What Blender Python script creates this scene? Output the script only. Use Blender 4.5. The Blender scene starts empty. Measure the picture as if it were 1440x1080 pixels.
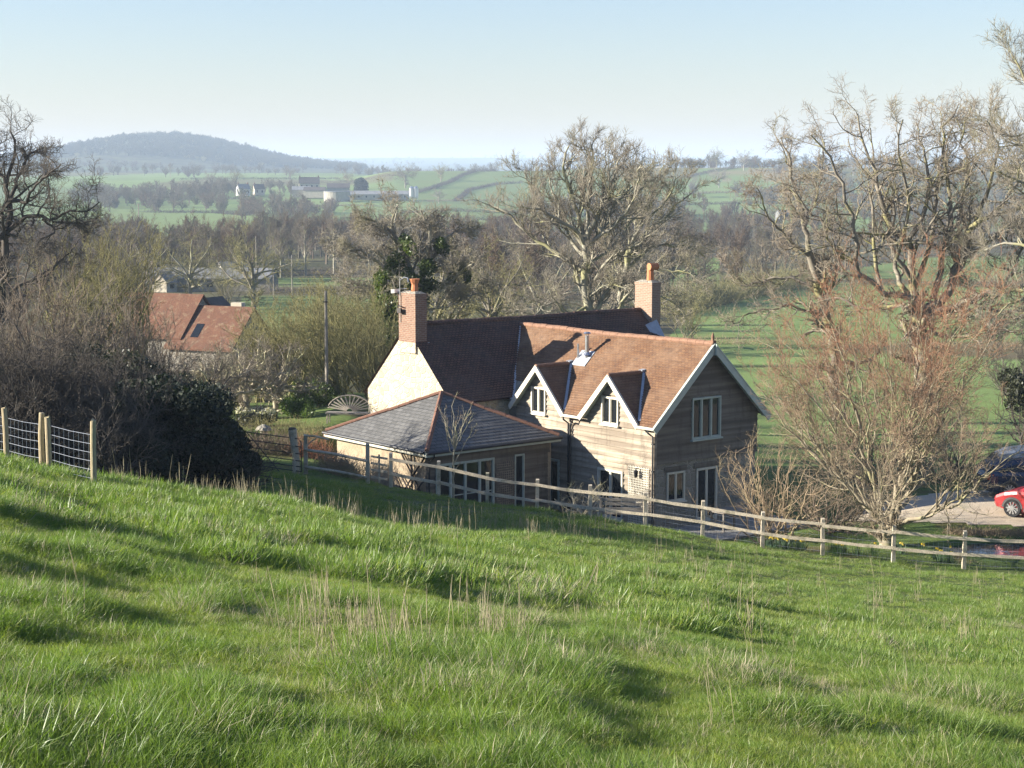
import bpy, math, random
import numpy as np
from mathutils import Vector, Matrix, Euler

# ------------------------------------------------------------------ camera, world, sun
scn = bpy.context.scene
COL = scn.collection
F, PITCH, CZ = 2536.0, math.radians(6.722), 13.0
cam_d = bpy.data.cameras.new("camera")
cam = bpy.data.objects.new("camera", cam_d)
COL.objects.link(cam)
cam.location = (0, 0, CZ)
cam.rotation_euler = (math.pi / 2 - PITCH, 0, 0)
cam_d.sensor_width = 36
cam_d.lens = 36 * F / 1440
cam_d.clip_start, cam_d.clip_end = 0.1, 40000
scn.camera = cam

SUN_EL, SUN_AZ = math.radians(18.8), math.radians(183.0)      # azimuth counted from +x, anticlockwise: the sun stands to the left
SUN = np.array([math.cos(SUN_EL) * math.cos(SUN_AZ), math.cos(SUN_EL) * math.sin(SUN_AZ), math.sin(SUN_EL)])
world = bpy.data.worlds.new("World")
scn.world = world
world.use_nodes = True
wn = world.node_tree
sky = wn.nodes.new("ShaderNodeTexSky")
sky.sky_type = 'NISHITA'
sky.sun_disc = False
sky.sun_elevation = SUN_EL
sky.sun_rotation = math.radians(90) - SUN_AZ
sky.air_density, sky.dust_density, sky.ozone_density = 1.3, 0.35, 3.5
bg = wn.nodes["Background"]
bg.inputs[1].default_value = 0.057
tint = wn.nodes.new("ShaderNodeMix")
tint.data_type, tint.blend_type = 'RGBA', 'MULTIPLY'
tint.inputs[0].default_value = 1.0
tint.inputs[7].default_value = (0.92, 0.91, 1.13, 1)
wn.links.new(sky.outputs[0], tint.inputs[6])
wn.links.new(tint.outputs[2], bg.inputs[0])

sun_d = bpy.data.lights.new("sun", 'SUN')
sun_d.energy, sun_d.angle, sun_d.color = 5.0, math.radians(0.5), (1.0, 0.935, 0.82)
sun = bpy.data.objects.new("sun", sun_d)
COL.objects.link(sun)
sun.location = (-60, 0, 60)
sun.rotation_euler = Vector(-SUN).to_track_quat('-Z', 'Y').to_euler()

scn.view_settings.view_transform = 'Standard'
scn.view_settings.look = 'None'
scn.view_settings.gamma = 1
scn.view_settings.exposure = 1.72
scn.render.engine = 'CYCLES'
scn.cycles.use_denoising = True
scn.cycles.denoising_prefilter = 'NONE'
scn.cycles.max_bounces = 5
scn.cycles.diffuse_bounces = 2
scn.cycles.glossy_bounces = 2
scn.cycles.transmission_bounces = 3
scn.cycles.volume_bounces = 0
scn.cycles.transparent_max_bounces = 4
scn.cycles.caustics_reflective = scn.cycles.caustics_refractive = False

# ------------------------------------------------------------------ helpers
rng = np.random.default_rng(7)
random.seed(7)

def P(px, py, d):
    """World point at forward distance d along the sight line of photo pixel (px, py)."""
    cp, sp = math.cos(PITCH), math.sin(PITCH)
    a, b = (px - 720) / F, (py - 540) / F
    v = np.array([a, cp - b * sp, -sp - b * cp])
    return v / v[1] * d + np.array([0, 0, CZ])

def tag(o, label=None, cat=None, group=None, kind=None):
    for k, val in (("label", label), ("category", cat), ("group", group), ("kind", kind)):
        if val:
            o[k] = val
    return o

def empty(name, loc, rz=0, label=None, cat=None, group=None):
    o = bpy.data.objects.new(name, None)
    o.empty_display_size = 0.3
    o.location = loc
    o.rotation_euler = (0, 0, rz)
    COL.objects.link(o)
    return tag(o, label, cat, group)

def copy_tree(o, parent=None):
    c = o.copy()
    COL.objects.link(c)
    if parent is not None:
        c.parent = parent
    for ch in list(o.children):
        copy_tree(ch, c)
    return c

def mesh_arr(name, V, Q, m=None, parent=None, smooth=False, T=None, uv=None, loc=None):
    """One mesh object from numpy arrays: verts V, quads Q (n,4), tris T (n,3)."""
    me = bpy.data.meshes.new(name)
    V = np.asarray(V, np.float32).reshape(-1, 3)
    Q = np.zeros((0, 4), np.int32) if Q is None else np.asarray(Q, np.int32).reshape(-1, 4)
    T = np.zeros((0, 3), np.int32) if T is None else np.asarray(T, np.int32).reshape(-1, 3)
    nl = Q.size + T.size
    me.vertices.add(len(V))
    me.vertices.foreach_set("co", V.ravel())
    me.loops.add(nl)
    me.loops.foreach_set("vertex_index", np.concatenate([Q.ravel(), T.ravel()]).astype(np.int32))
    me.polygons.add(len(Q) + len(T))
    st = np.concatenate([np.arange(len(Q)) * 4, Q.size + np.arange(len(T)) * 3]).astype(np.int32)
    me.polygons.foreach_set("loop_start", st)
    if smooth:
        me.polygons.foreach_set("use_smooth", np.ones(len(Q) + len(T), bool))
    me.update(calc_edges=True)
    if m:
        me.materials.append(m)
    o = bpy.data.objects.new(name, me)
    COL.objects.link(o)
    if parent is not None:
        o.parent = parent
    if loc is not None:
        o.location = loc
    return o

class MB:
    """Collects faces (with uv in metres) and builds them as one mesh object."""
    def __init__(s):
        s.v, s.f, s.uv, s.sm = [], [], [], []
    def face(s, pts, uv=None, sm=False):
        i = len(s.v)
        s.v += [tuple(p) for p in pts]
        s.f.append(tuple(range(i, i + len(pts))))
        s.sm.append(sm)
        if uv is None:
            p0 = np.array(pts[0], float)
            e = np.array(pts[1], float) - p0
            L = np.linalg.norm(e) or 1
            e = e / L
            n = np.cross(e, np.array(pts[2], float) - p0)
            n = n / (np.linalg.norm(n) or 1)
            w = np.cross(n, e)
            uv = [((np.array(p) - p0) @ e + p0[0], (np.array(p) - p0) @ w + p0[2]) for p in pts]
        s.uv += [tuple(u) for u in uv]
        return s
    def hexa(s, b, t):
        """Box from four bottom and four top corners (both anticlockwise from above)."""
        b, t = [tuple(x) for x in b], [tuple(x) for x in t]
        s.face(b[::-1]); s.face(t)
        for i in range(4):
            j = (i + 1) % 4
            s.face([b[i], b[j], t[j], t[i]])
        return s
    def box(s, x0, y0, z0, x1, y1, z1):
        return s.hexa([(x0, y0, z0), (x1, y0, z0), (x1, y1, z0), (x0, y1, z0)], [(x0, y0, z1), (x1, y0, z1), (x1, y1, z1), (x0, y1, z1)])
    def bar(s, a, b, w, h, up=(0, 0, 1)):
        """Rectangular bar from a to b, w wide sideways, h along up."""
        a, b, up = np.array(a, float), np.array(b, float), np.array(up, float)
        d = b - a
        d /= np.linalg.norm(d)
        sd = np.cross(d, up); sd /= np.linalg.norm(sd)
        u2 = np.cross(sd, d)
        q = lambda c: [c - sd * w / 2 - u2 * h / 2, c + sd * w / 2 - u2 * h / 2, c + sd * w / 2 + u2 * h / 2, c - sd * w / 2 + u2 * h / 2]
        A, B = q(a), q(b)
        s.face(A); s.face(B[::-1])
        for i in range(4):
            j = (i + 1) % 4
            s.face([A[j], A[i], B[i], B[j]])
        return s
    def tube(s, pts, r, n=8, cap=True):
        pts = [np.array(p, float) for p in pts]
        rr = list(r) if hasattr(r, '__len__') else [r] * len(pts)
        rings = []
        for i, p in enumerate(pts):
            d = pts[min(i + 1, len(pts) - 1)] - pts[max(i - 1, 0)]
            d = d / (np.linalg.norm(d) or 1)
            ref = np.array([0, 0, 1.0]) if abs(d[2]) < .9 else np.array([1.0, 0, 0])
            x = np.cross(d, ref); x /= np.linalg.norm(x)
            y = np.cross(d, x)
            rings.append([p + rr[i] * (x * math.cos(2 * math.pi * k / n) + y * math.sin(2 * math.pi * k / n)) for k in range(n)])
        for A, B in zip(rings, rings[1:]):
            for k in range(n):
                j = (k + 1) % n
                s.face([A[k], B[k], B[j], A[j]], sm=True)
        if cap:
            s.face(rings[0]); s.face(rings[-1][::-1])
        return s
    def prism(s, poly, axis, c0, c1):
        """Polygon (2-D) extruded along an axis: 'x' (poly = y,z), 'y' (x,z) or 'z' (x,y)."""
        def p(q, c):
            return {'x': (c, q[0], q[1]), 'y': (q[0], c, q[1]), 'z': (q[0], q[1], c)}[axis]
        s.face([p(q, c0) for q in poly]); s.face([p(q, c1) for q in poly][::-1])
        for i in range(len(poly)):
            j = (i + 1) % len(poly)
            s.face([p(poly[j], c0), p(poly[i], c0), p(poly[i], c1), p(poly[j], c1)])
        return s
    def build(s, name, m, parent=None, loc=None):
        me = bpy.data.meshes.new(name)
        me.from_pydata(s.v, [], s.f)
        uvl = me.uv_layers.new(name="UVMap")
        uvl.data.foreach_set("uv", np.array(s.uv, np.float32).ravel())
        me.polygons.foreach_set("use_smooth", s.sm)
        me.materials.append(m)
        o = bpy.data.objects.new(name, me)
        COL.objects.link(o)
        if parent is not None:
            o.parent = parent
        if loc is not None:
            o.location = loc
        return o

def courses(mb, O, A, S, N, smax, rowh, iv, lift=.025, seg=.9, jit=.004, sj=0.0, rs=1, sag=0.0):
    """Lapped rows (tiles, slates, boards) on the plane O + a*A + s*S; iv(s, smid) gives the open stretches along a."""
    O, A, S, N = [np.array(k, float) for k in (O, A, S, N)]
    r = random.Random(rs)
    n = max(1, int(round(smax / rowh)))
    for i in range(n):
        s0, s1 = smax * i / n, smax * (i + 1) / n
        sm = (s0 + s1) / 2
        for (a0, b0), (a1, b1) in zip(iv(s0, sm), iv(s1, sm)):
            if b0 - a0 < .02 and b1 - a1 < .02:
                continue
            m = max(1, int((max(b0 - a0, b1 - a1)) / seg))
            jl = [r.uniform(-1, 1) for _ in range(m + 1)]
            js = [r.uniform(-1, 1) * sj for _ in range(m + 1)]
            lf = lift * r.uniform(.8, 1.2)
            for j in range(m):
                t0, t1 = j / m, (j + 1) / m
                L = lambda p, q, t: p + (q - p) * t
                lo = [(L(a0, b0, t), s0 - (.012 if sj else 0) + js[k]) for t, k in ((t0, j), (t1, j + 1))]
                hi = [(L(a1, b1, t), s1) for t in (t0, t1)]
                pt = lambda q, h: O + A * q[0] + S * q[1] + N * h
                l0, l1 = lf + jl[j] * jit, lf + jl[j + 1] * jit
                if sag:                                       # old roofs are never quite flat
                    sg_ = lambda q: sag * (math.sin(q[0] * .9 + rs) + .7 * math.sin(q[0] * 2.1 + q[1] * 1.7 + rs * 2) + .5 * math.sin(q[1] * 3.1 - q[0] * .6))
                    pt = lambda q, h: O + A * q[0] + S * q[1] + N * (h + sg_(q))
                mb.face([pt(lo[0], l0), pt(lo[1], l1), pt(hi[1], 0.002), pt(hi[0], 0.002)], uv=[lo[0], lo[1], hi[1], hi[0]])
                mb.face([pt(lo[0], -.01), pt(lo[1], -.01), pt(lo[1], l1), pt(lo[0], l0)], uv=[lo[0], lo[1], lo[1], lo[0]])
    return mb

# ------------------------------------------------------------------ materials
class NT:
    def __init__(s, name):
        s.m = bpy.data.materials.new(name)
        s.m.use_nodes = True
        s.t = s.m.node_tree
        s.bsdf = s.t.nodes["Principled BSDF"]
        s.out = s.t.nodes["Material Output"]
    def n(s, kind, **kw):
        nd = s.t.nodes.new("ShaderNode" + kind)
        for k, val in kw.items():
            if k.startswith("_"):
                nd.inputs[k[1:].replace("_", " ")].default_value = val
            else:
                setattr(nd, k, val)
        return nd
    def l(s, a, b):
        s.t.links.new(a, b)
    def mix(s, fac, a, b, mode='MIX'):
        nd = s.t.nodes.new("ShaderNodeMix")
        nd.data_type = 'RGBA'
        nd.blend_type = mode
        for sock, val in ((nd.inputs[0], fac), (nd.inputs[6], a), (nd.inputs[7], b)):
            if hasattr(val, "is_linked"):
                s.l(val, sock)
            elif isinstance(val, (int, float)):
                sock.default_value = val
            else:
                sock.default_value = (*val, 1)
        return nd.outputs[2]
    def ramp(s, fac, p0, p1, v0=0.0, v1=1.0):
        nd = s.t.nodes.new("ShaderNodeMapRange")
        s.l(fac, nd.inputs[0])
        for i, val in enumerate((p0, p1, v0, v1)):
            nd.inputs[i + 1].default_value = val
        return nd.outputs[0]
    def noise(s, vec, scale, detail=4, rough=.55):
        nd = s.n("TexNoise", _Scale=scale, _Detail=detail, _Roughness=rough)
        if vec is not None:
            s.l(vec, nd.inputs["Vector"])
        return nd.outputs[0]
    def coord(s, which='Object', stretch=None):
        c = s.n("TexCoord").outputs[which] if which != 'World' else s.n("NewGeometry").outputs["Position"]
        if stretch:
            mp = s.n("Mapping")
            mp.inputs["Scale"].default_value = stretch
            s.l(c, mp.inputs[0])
            c = mp.outputs[0]
        return c
    def bump(s, h, strength=.4, dist=.02):
        b = s.n("Bump", _Strength=strength, _Distance=dist)
        s.l(h, b.inputs["Height"])
        s.l(b.outputs[0], s.bsdf.inputs["Normal"])
    def done(s, col, rough=.85, spec=.3):
        if hasattr(col, "is_linked"):
            s.l(col, s.bsdf.inputs["Base Color"])
        else:
            s.bsdf.inputs["Base Color"].default_value = (*col, 1)
        s.bsdf.inputs["Roughness"].default_value = rough
        s.bsdf.inputs["Specular IOR Level"].default_value = spec
        return s.m

def m_noise(name, c1, c2, scale=3, rough=.85, bump=.3, stretch=None, which='Object', fine=None, spec=.3, dist=.02, c3=None, s3=1.2):
    k = NT(name)
    v = k.coord(which, stretch)
    a = k.ramp(k.noise(v, scale), .32, .68)
    col = k.mix(a, c1, c2)
    if c3:
        col = k.mix(k.ramp(k.noise(v, s3, 6, .65), .52, .66), col, c3)
    if fine:
        col = k.mix(k.ramp(k.noise(v, fine, 2), .35, .65, .0, .55), col, [x * .45 for x in c1])
    if bump:
        k.bump(k.noise(v, (fine or scale * 4)), bump, dist)
    return k.done(col, rough, spec)

def m_plain(name, c, rough=.5, metal=0, spec=.5, var=.12, scale=6):
    k = NT(name)
    a = k.noise(k.coord(), scale)
    k.bsdf.inputs["Metallic"].default_value = metal
    return k.done(k.mix(k.ramp(a, .3, .7), c, [x * (1 - var * 2) for x in c]), rough, spec)

def m_bark(name, c1, c2, moss=None, rnd=.25):
    k = NT(name)
    v = k.coord('Object')
    col = k.mix(k.ramp(k.noise(v, 2.2, 5), .35, .65), c1, c2)
    if moss:
        col = k.mix(k.ramp(k.noise(v, .9, 4), .5, .62, 0, .8), col, moss)
    oi = k.n("ObjectInfo")
    col = k.mix(k.ramp(oi.outputs["Random"], 0, 1, 0, rnd), col, [x * .45 for x in c1])
    return k.done(col, .9, .2)

def m_leaf(name, c1, c2, trans=.4, rough=.5, scale=1.5, tr=(1.25, 1.3, .6)):
    k = NT(name)
    v = k.coord('World')
    oi = k.n("ObjectInfo")
    a = k.mix(k.ramp(k.noise(v, scale, 3), .35, .65), c1, c2)
    a = k.mix(k.ramp(oi.outputs["Random"], 0, 1, 0, .45), a, [x * .62 for x in c1])
    k.done(a, rough, .35)
    t = k.n("BsdfTranslucent")
    k.l(k.mix(1.0, a, tr, 'MULTIPLY'), t.inputs[0])
    mx = k.n("MixShader", _Fac=trans)
    k.l(k.bsdf.outputs[0], mx.inputs[1]); k.l(t.outputs[0], mx.inputs[2])
    k.l(mx.outputs[0], k.out.inputs[0])
    return k.m

def m_brick(name, c1, c2, mortar, bw, bh, msize=.01, bump=.5, stain=None, dist=.012, rough=.9, offs=.5, big=None, lich=None):
    """Courses of bricks, tiles or slates laid out in uv metres, with weathering."""
    k = NT(name)
    uv = k.coord('UV')
    b = k.n("TexBrick", offset=offs, offset_frequency=2)
    for key, val in (("Scale", 1.0), ("Mortar Size", msize), ("Mortar Smooth", .2), ("Bias", 0.0), ("Brick Width", bw), ("Row Height", bh)):
        b.inputs[key].default_value = val
    for key, val in (("Color1", c1), ("Color2", c2), ("Mortar", mortar)):
        b.inputs[key].default_value = (*val, 1)
    k.l(uv, b.inputs["Vector"])
    col = b.outputs[0]
    if big:
        col = k.mix(k.ramp(k.noise(uv, .7, 5, .6), .42, .68, 0, .75), col, big)
    if stain:
        col = k.mix(k.ramp(k.noise(uv, 3.5, 6, .7), .5, .72, 0, .8), col, stain)
    if lich:
        col = k.mix(k.ramp(k.noise(uv, 9, 5, .7), .64, .70, 0, .8), col, lich)
    fine = k.noise(uv, 22, 3)
    col = k.mix(k.ramp(fine, .3, .7, 0, .35), col, [x * .5 for x in c1])
    h = k.n("Math", operation='SUBTRACT')
    k.l(k.ramp(fine, .2, .8, 0, .6), h.inputs[0]); k.l(b.outputs["Fac"], h.inputs[1])
    k.bump(h.outputs[0], bump, dist)
    return k.done(col, rough, .25)

M = {}
M['tile'] = m_brick("roof_tile", (.15, .077, .042), (.225, .122, .062), (.06, .03, .02), .17, .115, .008, .5, stain=(.085, .055, .04), big=(.27, .175, .11), lich=(.42, .36, .25))
M['tile_dark'] = m_brick("roof_tile_painted_shade", (.115, .062, .046), (.175, .09, .062), (.02, .012, .01), .17, .115, .014, .6, stain=(.035, .028, .026), big=(.12, .085, .07), lich=(.3, .26, .2))  # roof tile again, darker: shade of the main slope put into the colours
M['ridge'] = m_noise("ridge_clay", (.28, .155, .095), (.20, .11, .07), 5, .85, .4, fine=30)
M['slate'] = m_brick("slate", (.115, .112, .105), (.175, .17, .16), (.025, .025, .028), .3, .2, .01, .45, stain=(.08, .078, .074), lich=(.34, .33, .30))
M['hip'] = m_noise("hip_clay", (.25, .125, .08), (.18, .095, .065), 6, .85, .4, fine=30)
M['brick'] = m_brick("red_brick", (.185, .095, .062), (.27, .15, .10), (.30, .25, .19), .225, .075, .012, .6, stain=(.2, .12, .09), lich=(.5, .44, .35))
M['brick_grey'] = m_brick("buff_brick", (.25, .145, .095), (.32, .20, .14), (.36, .31, .24), .225, .075, .012, .6, stain=(.27, .2, .15), lich=(.5, .46, .4))
M['pot'] = m_noise("chimney_clay", (.52, .20, .085), (.42, .15, .065), 9, .8, .2)
M['lead'] = m_plain("lead", (.34, .36, .39), .45, 0, .6)

def m_stone(name, c1, c2, joint, scale, bump=.8):
    k = NT(name)
    v = k.coord('Object', (1, 1, 1.5))
    w = k.n("TexVoronoi", feature='DISTANCE_TO_EDGE', _Scale=scale)
    nz = k.n("TexNoise", _Scale=scale * .8)
    k.l(v, nz.inputs["Vector"])
    mv = k.mix(.12, v, nz.outputs[1])
    k.l(mv, w.inputs["Vector"])
    cell = k.n("TexVoronoi", feature='F1', _Scale=scale)
    k.l(mv, cell.inputs["Vector"])
    g = k.n("SeparateColor"); k.l(cell.outputs["Color"], g.inputs[0])
    col = k.mix(g.outputs[0], c1, c2)
    col = k.mix(k.ramp(k.noise(v, 5, 5, .7), .5, .7, 0, .6), col, [x * .72 for x in c2])
    e = k.ramp(w.outputs["Distance"], 0, .09)
    col = k.mix(e, joint, col)
    hh = k.n("Math", operation='ADD')
    k.l(e, hh.inputs[0]); k.l(k.noise(v, 14), hh.inputs[1])
    k.bump(hh.outputs[0], bump, .03)
    return k.done(col, .92, .2)
M['lime'] = m_stone("limewashed_rubble", (.50, .44, .325), (.37, .315, .215), (.56, .50, .40), 3.2, 1.0)
M['stone'] = m_stone("grey_rubble", (.30, .27, .21), (.20, .185, .15), (.32, .29, .24), 3.6)
def m_board(name, c1, c2, c3):
    k = NT(name)
    uv = k.coord('UV')
    mp = k.n("Mapping"); mp.inputs["Scale"].default_value = (.5, 9, 1); k.l(uv, mp.inputs[0])
    st = k.noise(mp.outputs[0], 2.2, 6, .65)
    mp2 = k.n("Mapping"); mp2.inputs["Scale"].default_value = (.22, 4.6, 1); k.l(uv, mp2.inputs[0])
    bd = k.noise(mp2.outputs[0], 1.0, 1)
    col = k.mix(k.ramp(st, .35, .7), c1, c2)
    col = k.mix(k.ramp(bd, .40, .62, 0, .85), col, c3)
    drip = k.noise(k.coord('Object', (2.2, 2.2, .35)), 2.0, 5, .7)
    col = k.mix(k.ramp(drip, .5, .72, 0, .6), col, [x * .55 for x in c3])
    k.bump(st, .5, .008)
    return k.done(col, .88, .2)
M['board'] = m_board("weathered_oak_board", (.30, .25, .185), (.40, .34, .26), (.17, .135, .10))
M['board_dark'] = m_board("oak_board_painted_shade", (.155, .13, .10), (.215, .185, .145), (.09, .075, .058))  # same oak board, with the gable side's shade mixed into its colours
M['cream'] = m_plain("cream_paint", (.62, .575, .455), .55, 0, .4, .08)
M['sage'] = m_plain("sage_paint", (.42, .47, .40), .55, 0, .4, .08)
M['white'] = m_plain("white_paint", (.80, .78, .72), .5, 0, .4, .06)
_g = NT("window_glass")
_g.bump(_g.noise(_g.coord('Object'), 1.6, 2), .06, .05)
M['glass'] = _g.done((.012, .014, .016), .03, .4)
M['black'] = m_plain("black_iron", (.02, .02, .021), .5, 0, .4)
M['steel'] = m_plain("bright_steel", (.6, .6, .6), .3, .9, .5)
M['wire'] = m_plain("galvanised_wire", (.5, .52, .55), .45, .3, .5)
M['wood'] = m_noise("weathered_fence_wood", (.58, .50, .37), (.46, .39, .28), 3, .9, .5, stretch=(1, 1, 1), fine=26, c3=(.20, .19, .12), s3=2.5)
M['post'] = m_noise("round_post_wood", (.44, .35, .21), (.33, .27, .17), 4, .9, .4, stretch=(6, 6, .6), fine=20, c3=(.27, .28, .17))
M['bench'] = m_noise("silver_teak", (.33, .29, .24), (.24, .21, .17), 4, .9, .4, fine=25)
M['iron_gate'] = m_plain("rusted_gate_iron", (.055, .045, .04), .7, 0, .3)
M['tar'] = m_noise("tarred_wood", (.06, .045, .04), (.03, .025, .022), 4, .8, .3)

# ------------------------------------------------------------------ terrain
def vnoise(x, y, seed=0):
    """Smooth lattice value noise in 0..1."""
    xi, yi = np.floor(x).astype(np.int64), np.floor(y).astype(np.int64)
    fx, fy = x - xi, y - yi
    fx, fy = fx * fx * (3 - 2 * fx), fy * fy * (3 - 2 * fy)
    def h(a, b):
        n = (a * 374761393 + b * 668265263 + seed * 974711) & 0xffffffff
        n = ((n ^ (n >> 13)) * 1274126177) & 0xffffffff
        return ((n ^ (n >> 16)) & 0xffff) / 65535.0
    return (h(xi, yi) * (1 - fx) + h(xi + 1, yi) * fx) * (1 - fy) + (h(xi, yi + 1) * (1 - fx) + h(xi + 1, yi + 1) * fx) * fy
def fbm(x, y, seed=0, o=3):
    s, a, t = 0, .5, 0
    for i in range(o):
        s = s + a * vnoise(x * 2 ** i, y * 2 ** i, seed + i); t += a; a *= .5
    return s / t

def pchip(x, y, xq):
    x, y = np.array(x, float), np.array(y, float)
    h = np.diff(x); dl = np.diff(y) / h
    m = np.zeros(len(x))
    for i in range(1, len(x) - 1):
        if dl[i - 1] * dl[i] > 0:
            w1, w2 = 2 * h[i] + h[i - 1], h[i] + 2 * h[i - 1]
            m[i] = (w1 + w2) / (w1 / dl[i - 1] + w2 / dl[i])
    m[0], m[-1] = dl[0], dl[-1]
    xq = np.clip(xq, x[0], x[-1])
    i = np.clip(np.searchsorted(x, xq) - 1, 0, len(x) - 2)
    t = (xq - x[i]) / h[i]
    return ((1 + 2 * t) * (1 - t) ** 2 * y[i] + t * (1 - t) ** 2 * h[i] * m[i] + t * t * (3 - 2 * t) * y[i + 1] + t * t * (t - 1) * h[i] * m[i + 1])

LEFT_FAR = [(150, -3.2), (330, -7), (600, -10.5), (900, -11.5), (1200, -5), (1500, 3.5), (2000, 10), (2600, 13), (4000, 16), (6500, 40), (8500, 74), (12000, 60)]
MID_FAR = [(150, -3.2), (330, -7), (600, -10.5), (900, -11), (1150, -7.5), (1400, 4), (1600, 13.2), (1750, 10), (2100, 5), (2600, 8), (4000, 14), (6500, 40), (8500, 76), (12000, 60)]
R_FAR = [(150, -3.4), (190, -4.6), (330, -8), (500, -10.5), (650, -12), (900, -11.5), (1100, -8.5), (1300, 0), (1450, 9.5), (1540, 16.4), (1700, 13), (2100, 8), (2600, 9), (4000, 14), (6500, 40), (8500, 74), (12000, 60)]
COLS = [
    (-700, [(0, 11.35), (8, 10.9), (20, 10.1), (32, 8.9), (50, 7.5), (75, 5.5), (100, 3)], LEFT_FAR),
    (-100, [(0, 11.35), (8, 10.6), (20, 9.45), (32, 8.0), (42, 6.3), (55, 4.6), (75, 2.9), (110, .4)], LEFT_FAR),
    (130, [(0, 11.35), (8, 10.5), (20, 8.98), (32, 7.42), (42, 5.6), (55, 3.9), (75, 2.5), (110, -.2)], LEFT_FAR),
    (385, [(0, 11.35), (8, 10.45), (20, 8.6), (30, 7.2), (38, 5.95), (46, 4.55), (54, 3.8), (61, 2.8), (75, 2.3), (88, 1.5), (110, 0)], LEFT_FAR),
    (485, [(0, 11.35), (8, 10.42), (20, 8.5), (30, 6.95), (38, 5.55), (46, 4.1), (54, 3.35), (60, 2.65), (68, 2.3), (76, 2.4), (88, 1.9), (110, -.3)], LEFT_FAR),
    (560, [(0, 11.35), (8, 10.4), (20, 8.4), (30, 6.7), (40, 4.95), (48, 3.5), (54, 2.95), (59, 2.55), (63, 1.6), (66, 1.1), (75, 1.5), (90, 1.3), (110, -.8)], MID_FAR),
    (720, [(0, 11.35), (8, 10.35), (20, 8.1), (30, 6.4), (42, 4.4), (50, 3.05), (57.5, 2.2), (60, 1.1), (62.5, 0), (85, -.05), (110, -1.5)], MID_FAR),
    (900, [(0, 11.35), (8, 10.3), (20, 7.95), (30, 6.1), (42, 3.9), (50, 2.7), (57, 1.67), (59.5, .5), (61.5, 0), (85, -.2), (110, -2)], R_FAR),
    (1150, [(0, 11.35), (8, 10.2), (20, 7.6), (30, 5.5), (42, 3.2), (50, 1.9), (56, 1.0), (59, .6), (64, .35), (75, .0), (100, -1.8)], R_FAR),
    (1355, [(0, 11.35), (8, 10.1), (20, 7.4), (30, 5.15), (42, 2.9), (50, 1.6), (55, .75), (57.5, .72), (60, .78), (65, .95), (68, .85), (76, .2), (100, -1.7)], R_FAR),
    (1700, [(0, 11.35), (8, 10.0), (20, 7.2), (30, 4.9), (42, 2.6), (50, 1.3), (55, .65), (57.5, .65), (60, .75), (65, .95), (68, .85), (76, .2), (100, -1.7)], R_FAR),
]
DG = np.concatenate([np.arange(0, 130, .5), np.geomspace(130, 12000, 260)])
PXG = np.arange(-700, 1701, 10.0)
_tab = np.array([pchip([q[0] for q in n + f], [q[1] for q in n + f], DG) for _, n, f in COLS])
_px = [c[0] for c in COLS]
TAB = np.array([pchip(_px, _tab[:, i], PXG) for i in range(len(DG))]).T      # (px, d)

HOUSE = np.array([5.134, 64.0, 0.0])
HYAW = math.radians(39.065)
HX, HY = np.array([math.cos(HYAW), math.sin(HYAW)]), np.array([-math.sin(HYAW), math.cos(HYAW)])
def to_house(x, y):
    dx, dy = x - HOUSE[0], y - HOUSE[1]
    return dx * HX[0] + dy * HX[1], dx * HY[0] + dy * HY[1]
def from_house(X, Y, Z=0):
    return np.array([HOUSE[0] + HX[0] * X + HY[0] * Y, HOUSE[1] + HX[1] * X + HY[1] * Y, Z])
PADS = [(-.4, -2.6, 6.6, 11.5), (-3.1, 8.2, 10.9, 14.6), (-6.9, 4.4, 0, 11.6), (-4.8, -1.0, 0, 5)]   # house frame x0,y0,x1,y1
POND = (18.4, 58.3, 3.6, 1.15)                                               # x, y, half axes

def G(x, y, bumps=True):
    x, y = np.asarray(x, float), np.asarray(y, float)
    d = np.maximum(y, .6)
    px = np.clip(720 + F * x / d, PXG[0], PXG[-1] - .01)
    i = np.clip(((px - PXG[0]) / 10).astype(int), 0, len(PXG) - 2)
    fx = (px - PXG[i]) / 10
    dd = np.clip(d, 0, 11999)
    j = np.clip(np.searchsorted(DG, dd, side='right') - 1, 0, len(DG) - 2)
    fy = (dd - DG[j]) / (DG[j + 1] - DG[j])
    z = (TAB[i, j] * (1 - fx) + TAB[i + 1, j] * fx) * (1 - fy) + (TAB[i, j + 1] * (1 - fx) + TAB[i + 1, j + 1] * fx) * fy
    # wooded hill on the left
    hx, hy = x + 575, y - 3050
    w = np.exp(-(np.abs(hx) / np.where(hx > 0, 182, 215)) ** 2.0 - (hy / 420) ** 2)
    z = z + 54 * w + np.where(y > 2000, 7 * (fbm(x / 130, y / 130, 5) - .5) * w, 0)
    if bumps:
        near = np.clip((62 - y) / 6, 0, 1) * np.clip(y / 4, 0, 1)
        z = z + near * (.13 * (fbm(x / .8, y / .8, 3, 3) - .5) + .05 * (fbm(x / 3.7, y / 3.7, 9, 2) - .5)) * np.clip(1.25 - y / 75, .2, 1)
        far = np.clip((y - 120) / 300, 0, 1)
        z = z + far * 2.2 * (fbm(x / 140, y / 140, 21, 3) - .5)
    X, Y = to_house(x, y)
    best = np.full(x.shape, 99.0)
    for x0, y0, x1, y1 in PADS:
        q = np.hypot(np.maximum(np.maximum(x0 - X, X - x1), 0), np.maximum(np.maximum(y0 - Y, Y - y1), 0))
        best = np.minimum(best, q)
    k = np.clip(1 - best / 1.6, 0, 1)
    k = k * k * (3 - 2 * k)
    z = np.where(z > -.03, z * (1 - k) - .03 * k, z)
    px_, py_, a, b = POND
    r = np.hypot((x - px_) / a, (y - py_) / b)
    z = z - .75 * np.clip((1.25 - r) / .45, 0, 1)
    return z
def g1(x, y):
    return float(G(np.array([x]), np.array([y]))[0])
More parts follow.
